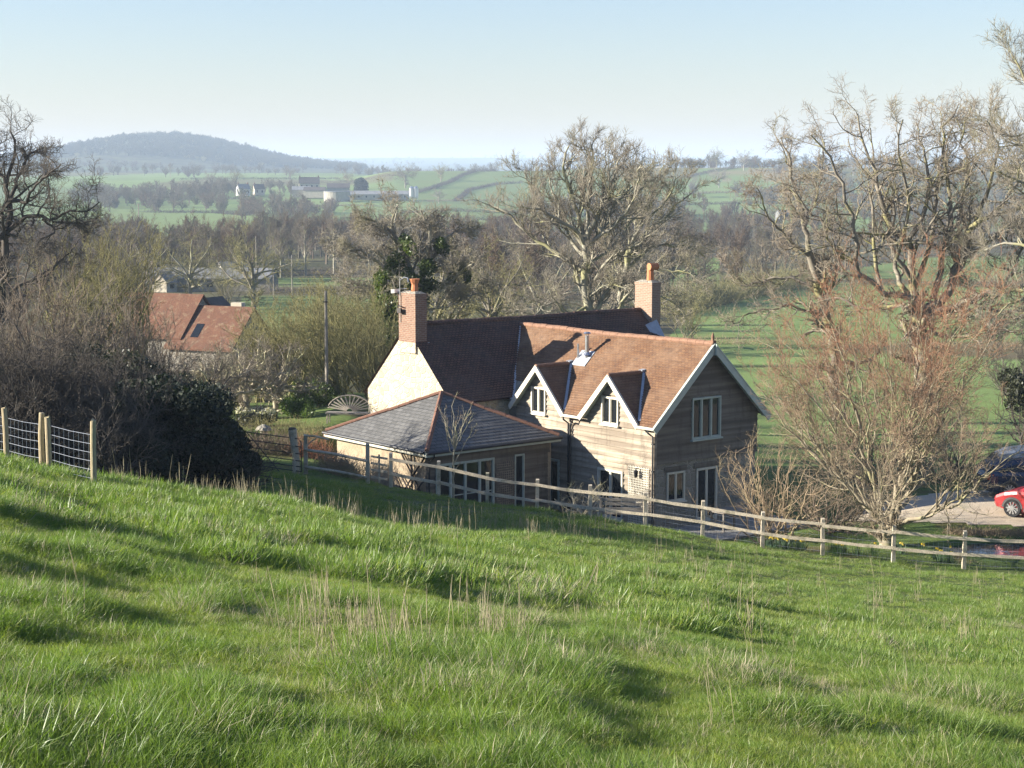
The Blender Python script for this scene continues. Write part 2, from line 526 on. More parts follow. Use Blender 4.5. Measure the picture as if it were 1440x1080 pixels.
def at(px, d, dz=0.0):
    """Point on the ground under photo column px at distance d."""
    x = (px - 720) / F * d
    # column narrows slightly with the pitch: solve along the exact ray plane
    for _ in range(3):
        z = g1(x, d)
        dep = d * math.cos(PITCH) - (z - CZ) * math.sin(PITCH)
        x = (px - 720) / F * dep
    return np.array([x, d, g1(x, d) + dz])

ang = np.concatenate([np.linspace(-52, -27, 24)[:-1], np.linspace(-27, 27, 620), np.linspace(27, 52, 24)[1:]])
rad = np.concatenate([np.linspace(-6, 4, 8)[:-1], np.geomspace(4, 62, 300)[:-1], np.linspace(62, 92, 70)[:-1], np.geomspace(92, 9600, 190)])
AA, RR = np.meshgrid(np.tan(np.radians(ang)), rad)
GX, GY = AA * np.where(RR < 6, 6, RR), RR
GZ = G(GX, GY)

def poly_in(px, d, poly):
    """Even-odd test of arrays against a polygon in (photo column, log distance)."""
    n, inside = len(poly), np.zeros(px.shape, bool)
    ld = np.log(np.maximum(d, 1))
    for i in range(n):
        x0, y0 = poly[i][0], math.log(poly[i][1]); x1, y1 = poly[(i + 1) % n][0], math.log(poly[(i + 1) % n][1])
        c = ((y0 > ld) != (y1 > ld)) & (px < (x1 - x0) * (ld - y0) / (y1 - y0 + 1e-12) + x0)
        inside ^= c
    return inside

def land_colour(x, y):
    px = 720 + F * x / np.maximum(y, 1)
    n1, n2 = fbm(x / 2.2, y / 2.2, 31, 3), fbm(x / 40, y / 40, 33, 3)
    c = np.zeros(x.shape + (3,))
    meadow = np.array([.055, .095, .022]); lawn = np.array([.12, .18, .045]); field = np.array([.17, .245, .075])
    wood = np.array([.075, .058, .04]); tan = np.array([.30, .24, .13]); rough = np.array([.13, .12, .045])
    c[:] = meadow
    sel = y > 58; c[sel] = lawn
    sel = (y > 60) & (n1 > .6) & (y < 110); c[sel] = rough
    sel = y > 100; c[sel] = wood
    # patchwork of fields in the middle distance
    cell = np.floor(x / 170 + .8 * vnoise(x / 300, y / 300, 41)) * 7 + np.floor(y / 210 + .7 * vnoise(x / 260, y / 260, 43)) * 13
    hsh = np.modf(np.abs(np.sin(cell * 12.9898) * 43758.5453))[0]
    far = y > 750
    c[far] = field * (0.8 + .5 * hsh[far, None])
    t = far & (hsh > .86); c[t] = np.array([.15, .14, .06])
    t = (y > 2150); c[t] = np.array([.075, .10, .05]) * (.8 + .5 * hsh[t, None])
    t = (y > 2150) & (fbm(x / 260, y / 260, 55) > .5); c[t] = np.array([.06, .055, .04])
    F1 = [(930, 84), (1440, 74), (1900, 74), (1900, 300), (1330, 330), (1130, 345), (985, 250), (930, 180)]     # meadow right of the house
    F2 = [(370, 308), (540, 308), (540, 346), (370, 346)]                                                       # strip beyond the lane
    F3 = [(120, 640), (310, 640), (330, 1000), (110, 1000)]
    F4 = [(940, 330), (1010, 330), (1010, 480), (940, 480)]
    F5 = [(1130, 360), (1900, 340), (1900, 560), (1300, 500)]
    F6 = [(340, 190), (560, 190), (560, 285), (340, 285)]
    for poly, k in ((F1, 1.2), (F2, 1.1), (F3, 1.1), (F4, 1.25), (F5, .95), (F6, .9)):
        s = poly_in(px, y, poly); c[s] = field * k
    s = (y > 1380) & (y < 1560) & (px > 980) & (px < 1120); c[s] = np.where((fbm(x / 60, y / 30, 61) > .5)[s, None], tan, field)
    s = poly_in(px, y, [(1180, 168), (1480, 160), (1480, 186), (1180, 182)]); c[s] = np.array([.13, .10, .06])
    hx, hy = x + 575, y - 3050
    s = (np.hypot(hx / 480, hy / 620) < 1) & (y > 2450); c[s] = np.array([.05, .045, .03])
    c *= (.82 + .36 * n2)[..., None]
    # bare earth and gravelly patches under the fence hedge
    s = (np.abs(y - 57.5) < 1.6) & (px > 1050) & (n1 > .56); c[s] = np.array([.12, .09, .05])
    return np.clip(c, 0, 1)

def ground_mat():
    k = NT("ground_soil_and_turf")
    a = k.n("Attribute", attribute_name="land")
    v = k.coord('World')
    near = k.noise(v, 9, 5, .7)
    col = k.mix(k.ramp(near, .35, .7, 0, .6), a.outputs[0], (.03, .032, .012))
    fi = k.noise(v, .35, 6, .65)
    bigp = k.noise(v, .03, 5, .6)
    col = k.mix(k.ramp(bigp, .42, .66, 0, .45), col, (.14, .15, .05))
    col = k.mix(k.ramp(fi, .45, .7, 0, .4), col, (.12, .12, .04))
    k.bump(near, .5, .05)
    return k.done(col, .95, .1)
M['ground'] = ground_mat()
nr, nc = GX.shape
idx = np.arange(nr * nc).reshape(nr, nc)
gq = np.stack([idx[:-1, :-1], idx[:-1, 1:], idx[1:, 1:], idx[1:, :-1]], -1).reshape(-1, 4)
ground = mesh_arr("ground", np.stack([GX, GY, GZ], -1).reshape(-1, 3), gq, M['ground'], smooth=True)
tag(ground, kind='structure')
at_ = ground.data.color_attributes.new("land", 'FLOAT_COLOR', 'POINT')
lc = land_colour(GX.ravel(), GY.ravel())
at_.data.foreach_set("color", np.concatenate([lc, np.ones((len(lc), 1))], 1).astype(np.float32).ravel())

def sheet(name, xy, m, dz=.02, sub=.5, kind='structure'):
    """A thin sheet draped on the ground inside the polygon xy."""
    xy = np.array(xy)
    x0, y0 = xy.min(0); x1, y1 = xy.max(0)
    nx, ny = int((x1 - x0) / sub) + 2, int((y1 - y0) / sub) + 2
    X, Y = np.meshgrid(np.linspace(x0, x1, nx), np.linspace(y0, y1, ny))
    cx, cy = (X[:-1, :-1] + X[1:, 1:]) / 2, (Y[:-1, :-1] + Y[1:, 1:]) / 2
    ins = np.zeros(cx.shape, bool)
    for i in range(len(xy)):
        a, b = xy[i], xy[(i + 1) % len(xy)]
        c = ((a[1] > cy) != (b[1] > cy)) & (cx < (b[0] - a[0]) * (cy - a[1]) / (b[1] - a[1] + 1e-12) + a[0])
        ins ^= c
    ii = np.arange(nx * ny).reshape(ny, nx)
    q = np.stack([ii[:-1, :-1], ii[:-1, 1:], ii[1:, 1:], ii[1:, :-1]], -1)[ins]
    Z = np.maximum(G(X, Y), -9) + dz
    o = mesh_arr(name, np.stack([X, Y, Z], -1), q, m, smooth=True)
    return tag(o, kind=kind)
M['gravel'] = m_noise("pale_gravel", (.56, .46, .33), (.46, .38, .27), 1.3, .95, .6, which='World', fine=30, c3=(.3, .27, .17), s3=.4, dist=.03)
M['paving'] = m_brick("stone_paving", (.30, .28, .25), (.36, .34, .30), (.16, .15, .13), .6, .45, .02, .3, stain=(.2, .19, .16))
sheet("gravel_drive", [(11.6, 64.2), (12.8, 62.9), (14.2, 62.0), (18, 61.1), (24, 60.4), (34, 60), (34, 69), (24, 69), (17, 68), (12.6, 66)], M['gravel'], .025, .3)
pv = MB()
c_ = [from_house(*q) for q in ((-.3, .2), (-.3, -2.4), (5.9, -2.4), (5.9, .2))]
pv.hexa([tuple(c + [0, 0, -.1]) for c in c_], [tuple(c + [0, 0, .05]) for c in c_])
tag(pv.build("patio", M['paving']), kind='structure')
pv = MB()
c_ = [from_house(*q) for q in ((-4.6, -.6), (.2, -.6), (.2, 4.9), (-4.6, 4.9))]
pv.hexa([tuple(c + [0, 0, -.1]) for c in c_], [tuple(c + [0, 0, .04]) for c in c_])
tag(pv.build("terrace", M['paving']), kind='structure')
k = NT("pond_water")
k.bump(k.noise(k.coord('World'), 2.5, 3), .35, .03)
M['water'] = k.done((.012, .02, .03), .04, .8)
th = np.linspace(0, 2 * math.pi, 40)[:-1]
pz = g1(POND[0], POND[1]) + .67
tag(mesh_arr("pond_water", np.stack([POND[0] + POND[2] * 1.2 * np.cos(th), POND[1] + POND[3] * 1.2 * np.sin(th), np.full(39, pz)], -1), None, M['water'],
             T=[(0, i, i + 1) for i in range(1, 38)]), kind='structure')

# ------------------------------------------------------------------ cottage (local frame: x along the gable, y back along the wing, z up)
EV = 3.87                       # eave height
VR, ZR = 2.944, 2.844           # wing half width, rise
UM, ZM, UE, ZE, UB = 11.457, 3.098, 8.455, .26, 14.45
VG, VE = -2.726, 9.95
UW = UM - (ZM - ZR) / ((ZM - ZE) / (UM - UE))
D1, D2, DH, DW = 6.665, 2.519, 1.668, 1.583
cot = empty("cottage", tuple(HOUSE), HYAW, "oak boarded country cottage with clay tiled roofs, two dormers and two brick chimneys", "house")

def part(mb, name, m, par=cot):
    return mb.build(name, m, par)

# -- walls
b = MB()
b.prism([(.33, 0), (5.56, 0), (5.56, EV + .30), (VR, EV + ZR - .12), (.33, EV + .30)][::-1], 'y', .34, 11.0)
wing_wall = part(b, "stone_wall", M['stone'])
b = MB()
g = [(UE + .25, 0), (UB - .25, 0), (UB - .25, EV + ZE + .1), (UM, EV + ZM - .12), (UE + .25, EV + ZE + .1)]
b.prism(g, 'x', VG + .04, VE - .15)
part(b, "limewashed_wall", M['lime'])

# -- cladding
def sub_iv(iv, cut):
    out = []
    for a, c in iv:
        if cut[1] <= a or cut[0] >= c:
            out.append((a, c)); continue
        if cut[0] > a: out.append((a, cut[0]))
        if cut[1] < c: out.append((cut[1], c))
    return out
WINS = [(6.79, 3.66, 4.70, .86), (2.66, 3.68, 4.72, .92)]     # dormer windows: y centre, z0, z1, width
b = MB()
def iv_fac(s, sm):
    z = s
    if sm < EV:
        out = [(.30, 8.2)]
        if 0 < sm < 2.02: out = sub_iv(out, (1.93, 3.33))
        if 0 < sm < 2.02: out = sub_iv(out, (5.55, 6.75))
    else:
        h = max(0, 1 - (z - EV) / DH) * DW
        out = [(D2 - h + .02, D2 + h - .02), (D1 - h + .02, D1 + h - .02)]
    for y, z0, z1, w in WINS:
        if z0 < sm < z1: out = sub_iv(out, (y - w / 2, y + w / 2))
    return out
courses(b, (.28, 0, 0), (0, 1, 0), (0, 0, 1), (-1, 0, 0), EV, .195, iv_fac, .05, .55, .006, .016, 3)
courses(b, (.28, 0, EV), (0, 1, 0), (0, 0, 1), (-1, 0, 0), 1.5, .19, lambda s, sm: iv_fac(s + EV, sm + EV), .05, .55, .006, .016, 4)
part(b, "board_cladding", M['board'])
b = MB()
GW = (2.11, 3.20, 3.60, 4.74)
def iv_gab(s, sm):
    z = s + 2.47
    x0, x1 = .27, 5.62
    if sm + 2.47 > EV + .1:
        t = (z - EV) * VR / ZR
        x0, x1 = max(x0, t + .05), min(x1, 2 * VR - t - .05)
    out = [(x0, max(x0, x1))]
    if GW[1] < sm + 2.47 < GW[3]: out = sub_iv(out, (GW[0], GW[2]))
    return out
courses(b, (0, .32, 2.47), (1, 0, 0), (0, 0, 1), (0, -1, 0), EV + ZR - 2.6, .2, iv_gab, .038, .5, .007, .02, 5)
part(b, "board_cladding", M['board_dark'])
b = MB()
b.box(.235, .262, 0, .29, .30, EV + .05); b.box(.29, .262, 2.4, .33, .30, EV + .1)
part(b, "corner_post", M['board'])
# dormer walls behind the boards
b = MB()
for d in (D1, D2):
    b.prism([(d - DW + .06, EV - .3), (d + DW - .06, EV - .3), (d + .03, EV + DH - .06), (d - .03, EV + DH - .06)], 'x', .29, .5)
part(b, "dormer_wall", M['board'])

# -- roofs
def slope(p0, p1):
    e = np.array(p1, float) - np.array(p0, float)
    L = np.linalg.norm(e)
    return e / L, L
b = MB()
S, L = slope((0, 0, EV), (VR, 0, EV + ZR))
def iv_wing(s, sm):
    z = s / L * ZR; zm = sm / L * ZR
    a = [(0.0, UW + .02)]
    if zm < DH:
        h = max(0, 1 - z / DH) * DW
        for d in (D2, D1):
            a = sub_iv(a, (d - h, d + h)) if h > 0 else a
    if zm < ZE + .6: a = [(p, min(q, 8.25)) for p, q in a]
    return a
NN = np.array([-S[2], 0, S[0]])
courses(b, (0, 0, EV), (0, 1, 0), S, NN, L, .115, iv_wing, .022, .7, .007, .004, 11, .016)
S2, _ = slope((2 * VR, 0, EV), (VR, 0, EV + ZR))
courses(b, (2 * VR, 0, EV), (0, 1, 0), S2, (S2[2], 0, -S2[0]), L, .115, lambda s, m: [(0, UW)], .022, 3, .007, .004, 12)
# closing slab under the tiles
for sx in (0, 1):
    e0 = np.array([0 if sx == 0 else 2 * VR, 0, EV]); t0 = np.array([VR, 0, EV + ZR])
    nrm = np.array([-ZR if sx == 0 else ZR, 0, VR]); nrm /= np.linalg.norm(nrm)
    if sx == 1:
        q = [e0 - nrm * .03, t0 - nrm * .03, t0 + [0, UW, 0] - nrm * .03, e0 + [0, 11, 0] - nrm * .03]
        b.face(q[::-1])
wroof = part(b, "tiled_roof", M['tile'])

def ridge(p0, p1, r=.12, seg=.42, m='ridge', name="ridge_tile", half=True):
    p0, p1 = np.array(p0, float), np.array(p1, float)
    n = max(1, int(np.linalg.norm(p1 - p0) / seg))
    b = MB()
    rr = random.Random(5)
    d = (p1 - p0) / np.linalg.norm(p1 - p0)
    for i in range(n):
        a, c = p0 + (p1 - p0) * i / n, p0 + (p1 - p0) * (i + 1) / n - d * .008
        h = np.array([0, 0, rr.uniform(-.01, .01) + (.018 * math.sin(i * .31 + 1) if r > .1 else 0)])
        b.tube([a + h, c + h], [r, r * .97], 8, True)
    return part(b, name, M[m])
ridge((VR, .02, EV + ZR - .03), (VR, UW, EV + ZR - .03))

b = MB()
Sm, Lm = slope((0, UE, EV + ZE), (0, UM, EV + ZM))
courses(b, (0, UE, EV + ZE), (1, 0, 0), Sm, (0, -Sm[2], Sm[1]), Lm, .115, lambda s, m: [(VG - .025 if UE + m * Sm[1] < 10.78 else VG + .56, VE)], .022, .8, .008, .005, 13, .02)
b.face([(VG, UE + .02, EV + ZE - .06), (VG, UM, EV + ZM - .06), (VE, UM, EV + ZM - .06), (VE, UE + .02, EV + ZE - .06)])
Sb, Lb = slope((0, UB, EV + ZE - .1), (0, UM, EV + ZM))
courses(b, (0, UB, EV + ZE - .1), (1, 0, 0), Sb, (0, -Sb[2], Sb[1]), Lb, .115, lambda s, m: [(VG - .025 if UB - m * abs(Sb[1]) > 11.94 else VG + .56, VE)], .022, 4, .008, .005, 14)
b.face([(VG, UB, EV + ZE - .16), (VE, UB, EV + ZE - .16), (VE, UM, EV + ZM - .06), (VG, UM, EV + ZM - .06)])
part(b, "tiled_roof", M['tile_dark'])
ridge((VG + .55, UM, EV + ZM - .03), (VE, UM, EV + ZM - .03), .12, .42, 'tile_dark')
# valleys (lead) and back-of-dormer flashings
b = MB()
def zmain(y): return EV + ZE + (ZM - ZE) / (UM - UE) * (y - UE)
for i in range(10):
    y0, y1 = 8.36 + (UW - 8.36) * i / 10, 8.36 + (UW - 8.36) * (i + 1) / 10
    f = lambda y: np.array([(zmain(y) - EV) * VR / ZR, y, zmain(y) + .035])
    b.bar(f(y0), f(y1), .17, .02)
part(b, "lead_valley", M['lead'])

for d in (D1, D2):
    b = MB()
    Lr = math.hypot(DW, DH)
    for sg in (-1, 1):
        Sd = np.array([0, -sg * DW / Lr, DH / Lr])
        nn = np.array([0, sg * DH / Lr, DW / Lr])
        courses(b, (0, d + sg * DW, EV), (1, 0, 0), Sd, nn, Lr, .115, lambda s, m: [(-.03, max(-.02, s / Lr * DH * VR / ZR + .05))], .02, .8, .006, .004, 20 + int(sg))
    dr = part(b, "dormer_roof", M['tile_dark'] if False else M['tile'])
    ridge((-.03, d, EV + DH + .0), (DH * VR / ZR, d, EV + DH + .0), .085, .4)
    b = MB()
    b.bar((DH * VR / ZR - .12, d, EV + DH + .07), (DH * VR / ZR + .10, d, EV + DH + .10), .2, .05)
    for sg in (-1, 1):
        b.bar((.1, d + sg * (DW - .02), EV + .14), (DH * VR / ZR + .03, d + sg * .05, EV + DH + .06), .10, .02)
    part(b, "lead_flashing", M['lead'])
    for sg in (-1, 1):
        b = MB()
        b.bar((-.045, d + sg * (DW + .02), EV - .10), (-.045, d, EV + DH - .075), .035, .17, up=(0, sg * .7, .72))
        b.bar((-.02, d + sg * (DW + .05), EV - .0), (-.02, d, EV + DH + .03), .09, .035, up=(0, sg * .7, .72))
        part(b, "bargeboard", M['cream'])
    b = MB()
    for sg in (-1, 1):
        b.bar((.12, d + sg * (DW - .04), EV - .05), (.12, d, EV + DH - .07), .34, .02, up=(0, sg * .7, .72))
    part(b, "soffit", M['sage'])

# gable bargeboards, finial
for sg in (-1, 1):
    b = MB()
    x0 = VR + sg * (VR + .06)
    b.bar((x0, -.03, EV - .14), (VR, -.03, EV + ZR - .15), .045, .24, up=(-sg * -.7, 0, .72))
    b.bar((x0 + sg * .03, -.02, EV - .01), (VR, -.02, EV + ZR + .02), .10, .04, up=(sg * .7, 0, .72))
    part(b, "bargeboard", M['sage'])
b = MB(); b.bar((VR, -.06, EV + ZR - .42), (VR, -.06, EV + ZR + .0), .17, .03, up=(1, 0, 0))
part(b, "apex_block", M['sage'])
b = MB()
for sg in (-1, 1):
    b.bar((VR + sg * VR, .16, EV - .07), (VR, .16, EV + ZR - .10), .34, .02, up=(sg * .7, 0, .72))
part(b, "soffit", M['sage'])
b = MB(); b.box(VR - .09, -.02, EV + ZR - .02, VR + .09, .26, EV + ZR + .12)
b.tube([(VR, .08, EV + ZR + .1), (VR, .08, EV + ZR + .2), (VR, .08, EV + ZR + .27), (VR, .08, EV + ZR + .42)], [.06, .05, .065, .012], 8)
part(b, "finial", M['ridge'])

# -- gutters and downpipes
def half_gutter(p0, p1, m='black', name="gutter"):
    b = MB(); b.tube([p0, p1], .055, 8); return part(b, name, M[m])
half_gutter((-.03, .0, EV - .07), (-.03, D2 - DW + .05, EV - .07), 'cream')
half_gutter((-.03, D2 + DW - .03, EV - .07), (-.03, D1 - DW + .03, EV - .07), 'cream')
for y in (.36, 5.02):
    b = MB()
    b.tube([(-.03, y, EV - .1), (-.03, y, EV - .22), (.17, y - .06, EV - .38), (.17, y - .06, .1)], .036, 7)
    for z in (3.2, 2.2, 1.2): b.box(.14, y - .11, z, .24, y - .01, z + .05)
    part(b, "downpipe", M['black'])
b = MB()
b.tube([(-.03, 4.62, EV - .1), (-.03, 4.62, EV - .25), (.16, 4.70, EV - .32), (.17, 4.85, EV - .42), (.17, 4.87, .1)], .036, 7)
part(b, "downpipe", M['black'])

# -- windows and doors
def window(par, O, A, N, w, z0, z1, lights, m='cream', bars=0, name="window", sill=True, fr=.058, rail=.0, pd=-.03):
    """O foot of the opening centre on the wall plane, A along the wall, N outward."""
    O, A, N = [np.array(q, float) for q in (O, A, N)]
    Z = np.array([0, 0, 1.0])
    q = lambda a, z, n: O + A * a + Z * z + N * n
    f = MB()
    def bx(a0, a1, za, zb, n0, n1):
        f.hexa([q(a0, za, n0), q(a1, za, n0), q(a1, za, n1), q(a0, za, n1)], [q(a0, zb, n0), q(a1, zb, n0), q(a1, zb, n1), q(a0, zb, n1)])
    h = w / 2
    bx(-h, -h + fr, z0, z1, -.08, .055); bx(h - fr, h, z0, z1, -.08, .055)
    bx(-h + fr, h - fr, z1 - fr, z1, -.08, .052); bx(-h + fr, h - fr, z0, z0 + fr, -.08, .052)
    for i in range(1, lights):
        a = -h + w * i / lights
        bx(a - fr * .55, a + fr * .55, z0 + fr, z1 - fr, -.078, .045)
    for i in range(lights):
        a0, a1 = -h + w * i / lights + (fr if i == 0 else fr * .55), -h + w * (i + 1) / lights - (fr if i == lights - 1 else fr * .55)
        s = .026
        bx(a0, a0 + s, z0 + fr, z1 - fr, -.075, .02); bx(a1 - s, a1, z0 + fr, z1 - fr, -.075, .02)
        bx(a0 + s, a1 - s, z1 - fr - s, z1 - fr, -.075, .018); bx(a0 + s, a1 - s, z0 + fr, z0 + fr + s * (1 + rail), -.075, .018)
        for k_ in range(1, bars + 1):
            zz = z0 + fr + (z1 - z0 - 2 * fr) * k_ / (bars + 1)
            bx(a0 + s, a1 - s, zz - .016, zz + .016, -.07, .012)
    if sill:
        bx(-h - .05, h + .05, z0 - .055, z0 - .002, -.06, .12)
    w_ = part(f, name, M[m], par)
    p = MB()
    p.face([q(-h + fr * .5, z0 + .02, pd), q(h - fr * .5, z0 + .02, pd), q(h - fr * .5, z1 - .02, pd), q(-h + fr * .5, z1 - .02, pd)])
    o = p.build("pane", M['glass'], w_)
    return w_
for y, z0, z1, w in WINS:
    window(cot, (.245, y, 0), (0, -1, 0), (-1, 0, 0), w, z0, z1, 2)
window(cot, ((GW[0] + GW[2]) / 2, .29, 0), (1, 0, 0), (0, -1, 0), GW[2] - GW[0], GW[1], GW[3], 3, 'sage')
window(cot, (1.36, .335, 0), (1, 0, 0), (0, -1, 0), .9, 1.0, 2.1, 2, 'cream', pd=.004)
window(cot, (2.95, .335, 0), (1, 0, 0), (0, -1, 0), 1.08, .06, 2.1, 2, 'cream', 0, "door", False, .07, 4, pd=.004)
window(cot, (.25, 2.63, 0), (0, -1, 0), (-1, 0, 0), 1.38, .06, 2.0, 2, 'cream', 0, "door", False, .07, 4)
window(cot, (.25, 6.15, 0), (0, -1, 0), (-1, 0, 0), 1.2, .06, 2.0, 2, 'sage', 0, "door", False, .07, 4)
# stone lintels and dressed blocks on the lower gable
b = MB(); b.box(.8, .30, 2.12, 1.92, .338, 2.30); b.box(2.3, .30, 2.12, 3.6, .338, 2.30)
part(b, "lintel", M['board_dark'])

# -- trellis and lantern on the facade
b = MB()
for i in range(13): b.bar((.205, .56 + i * .085, .15), (.205, .56 + i * .085, 2.32), .022, .012, up=(1, 0, 0))
for i in range(25): b.bar((.19, .52, .2 + i * .086), (.19, 1.62, .2 + i * .086), .022, .012, up=(1, 0, 0))
part(b, "trellis", M['cream'])
b = MB()
b.bar((.18, 1.05, 2.25), (.02, 1.05, 2.25), .03, .03); b.tube([(.05, 1.05, 2.22), (.05, 1.05, 2.16), (.05, 1.05, 1.96), (.05, 1.05, 1.92)], [.02, .09, .06, .03], 6)
part(b, "lantern", M['black'])

# -- chimneys
def chimney(x0, x1, y0, y1, z0, zc, z1, m, pot_xy, lower=None):
    b = MB()
    b.box(x0, y0, zc, x1, y1, z1 - .1)
    b.box(x0 - .02, y0 - .02, z1 - .1, x1 + .02, y1 + .02, z1)
    b.box(x0 - .012, y0 - .012, zc + .75, x1 + .012, y1 + .012, zc + .82)
    c = part(b, "chimney", M[m])
    if lower:
        b = MB(); b.box(x0 - .03, y0 - .03, z0, x1 + .03, y1 + .03, zc); b.build("chimney_base", M[lower], c)
    b = MB(); b.hexa([(x0, y0, z1), (x1, y0, z1), (x1, y1, z1), (x0, y1, z1)], [(x0 + .15, y0 + .2, z1 + .09), (x1 - .15, y0 + .2, z1 + .09), (x1 - .15, y1 - .2, z1 + .09), (x0 + .15, y1 - .2, z1 + .09)])
    b.build("mortar_cap", M['stone'], c)
    return c
def pot(c, x, y, z, flared=True):
    b = MB()
    if flared:
        b.tube([(x, y, z), (x, y, z + .12), (x, y, z + .30), (x, y, z + .36), (x, y, z + .52)], [.15, .15, .125, .15, .21], 10)
    else:
        b.tube([(x, y, z), (x, y, z + .5), (x, y, z + .52)], [.16, .15, .19], 10)
        b.tube([(x - .2, y - .12, z + .62), (x + .26, y - .16, z + .62)], [.16, .15], 9)
        b.tube([(x, y, z + .5), (x, y, z + .6)], [.15, .14], 9)
    b.build("chimney_pot", M['pot'], c)
c1 = chimney(VG - .01, VG + .55, 10.80, 11.92, EV + 2.0, EV + 2.42, EV + 4.35, 'brick', None, 'lime')
pot(c1, VG + .26, 11.2, EV + 4.4, True)
b = MB(); b.bar((VG + .6, 10.75, EV + 2.28), (VG + .6, 12, EV + 2.9), .1, .03); b.box(VG + .54, 10.72, EV + 2.0, VG + .62, 10.82, EV + 2.42)
b.build("lead_flashing", M['lead'], c1)
c2 = chimney(VE + .0, VE + .52, 10.72, 11.80, 0, EV + 1.2, EV + 4.31, 'brick_grey', None, 'brick_grey')
pot(c2, VE + .26, 11.1, EV + 4.38, False)
b = MB()
b.hexa([(VE - .35, 10.45, zmain(10.45) + .05), (VE + .3, 10.2, zmain(10.2) + .05), (VE + .3, 10.7, zmain(10.7) + .1), (VE - .35, 10.75, zmain(10.75) + .05)],
       [(VE - .3, 10.5, zmain(10.5) + .08), (VE + .3, 10.25, zmain(10.25) + .10), (VE + .3, 10.72, zmain(10.72) + .3), (VE - .3, 10.74, zmain(10.74) + .09)])
b.build("lead_flashing", M['lead'], c2)
# aerial bracket on the left chimney
b = MB()
ax = VG - .06
b.tube([(ax, 11.76, EV + 3.2), (ax, 11.76, EV + 4.95)], .018, 6)
b.tube([(ax, 11.76, EV + 4.85), (ax + .1, 11.6, EV + 4.98), (ax + .1, 11.35, EV + 4.95), (ax, 11.2, EV + 4.8)], .014, 5)
b.tube([(ax, 12.25, EV + 4.45), (ax, 11.3, EV + 4.55)], .012, 5)
for i in range(6): b.bar((ax - .16, 12.2 - i * .15, EV + 4.455 + i * .016), (ax + .16, 12.2 - i * .15, EV + 4.455 + i * .016), .01, .01)
b.bar((ax, 12.2, EV + 4.4), (ax, 11.95, EV + 4.42), .26, .16)
part(b, "aerial", M['steel'])
b = MB()
for z in (3.72, 3.86): b.tube([(VG - .03, 11.86, EV + z), (VG - .16, 11.76, EV + z - .02), (VG - .16, 11.56, EV + z - .02), (VG - .03, 11.48, EV + z - .1)], .02, 5)
b.bar((VG - .16, 11.8, EV + 3.66), (VG - .16, 11.55, EV + 3.66), .05, .2)
part(b, "aerial_bracket", M['iron_gate'])

# -- flue pipe and vent on the wing roof
def zw(x): return EV + x * ZR / VR
b = MB()
fx, fy = 2.0, 5.97
b.tube([(fx, fy, zw(fx) + .0), (fx, fy, zw(fx) + .84), (fx, fy, zw(fx) + .86)], [.085, .085, .085], 12)
b.tube([(fx, fy, zw(fx) + .92), (fx, fy, zw(fx) + .95), (fx, fy, zw(fx) + 1.0)], [.14, .15, .10], 12)
for i in range(4):
    a = i * math.pi / 2
    b.bar((fx + .07 * math.cos(a), fy + .07 * math.sin(a), zw(fx) + .85), (fx + .07 * math.cos(a), fy + .07 * math.sin(a), zw(fx) + .93), .02, .02, up=(1, .3, 0))
b.tube([(fx, fy, zw(fx) + .1), (fx, fy, zw(fx) + .22)], [.2, .1], 12)
b.tube([(1.93, 6.42, zw(1.93)), (1.93, 6.42, zw(1.93) + .58)], .045, 8)
fl = part(b, "flue_pipe", M['steel'])
b = MB()
b.hexa([(1.66, 5.72, zw(1.66) + .025), (2.2, 5.72, zw(2.2) + .025), (2.2, 6.5, zw(2.2) + .025), (1.66, 6.5, zw(1.66) + .025)],
       [(1.66, 5.72, zw(1.66) + .05), (2.2, 5.72, zw(2.2) + .05), (2.2, 6.5, zw(2.2) + .05), (1.66, 6.5, zw(1.66) + .05)])
b.build("lead_apron", M['lead'], fl)

# -- hipped slate extension
XN, YN, ZN, LA, LB, LH = -6.62, 4.83, EV - .82, 6.63, 6.31, 1.57
AP = np.array([XN + LB / 2, YN + LA / 2, ZN + LH])
cs = [np.array([XN, YN, ZN]), np.array([XN + LB, YN, ZN]), np.array([XN + LB, YN + LA, ZN]), np.array([XN, YN + LA, ZN])]
b = MB()
for i in range(4):
    p, q = cs[i], cs[(i + 1) % 4]
    A_ = (q - p); La = np.linalg.norm(A_); A_ = A_ / La
    mid = (p + q) / 2
    S_ = AP - mid; Ls = np.linalg.norm(S_); S_ = S_ / Ls
    nn = np.cross(A_, S_)
    if nn[2] < 0: nn = -nn
    courses(b, p, A_, S_, nn, Ls, .19, lambda s, m, La=La, Ls=Ls: [(La / 2 * s / Ls, La - La / 2 * s / Ls)], .014, .7, .004, .003, 30 + i, .008)
    b.face([p - [0, 0, .03], q - [0, 0, .03], AP - [0, 0, .03]])
part(b, "slate_roof", M['slate'])
for i in range(4):
    p = cs[i]
    ridge(p + (AP - p) * .015 + [0, 0, .015], AP + [0, 0, .015], .085, .4, 'hip', "hip_tile")
b = MB()
b.box(XN + .35, YN + .35, 0, XN + LB - .2, YN + LA - .35, ZN - .02)
M['plaster'] = m_noise("tan_plaster", (.42, .33, .225), (.34, .265, .175), 1.6, .92, .3, fine=18, c3=(.27, .21, .14), s3=2.5)
part(b, "extension_wall", M['plaster'])
b = MB()
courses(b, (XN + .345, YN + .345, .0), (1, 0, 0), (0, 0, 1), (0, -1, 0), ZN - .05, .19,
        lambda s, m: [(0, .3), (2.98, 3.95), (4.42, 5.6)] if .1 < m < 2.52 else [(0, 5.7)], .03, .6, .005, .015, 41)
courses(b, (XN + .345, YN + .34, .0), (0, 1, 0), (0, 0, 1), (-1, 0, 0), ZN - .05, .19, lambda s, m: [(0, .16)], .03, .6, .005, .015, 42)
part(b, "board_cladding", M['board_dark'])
b = MB()
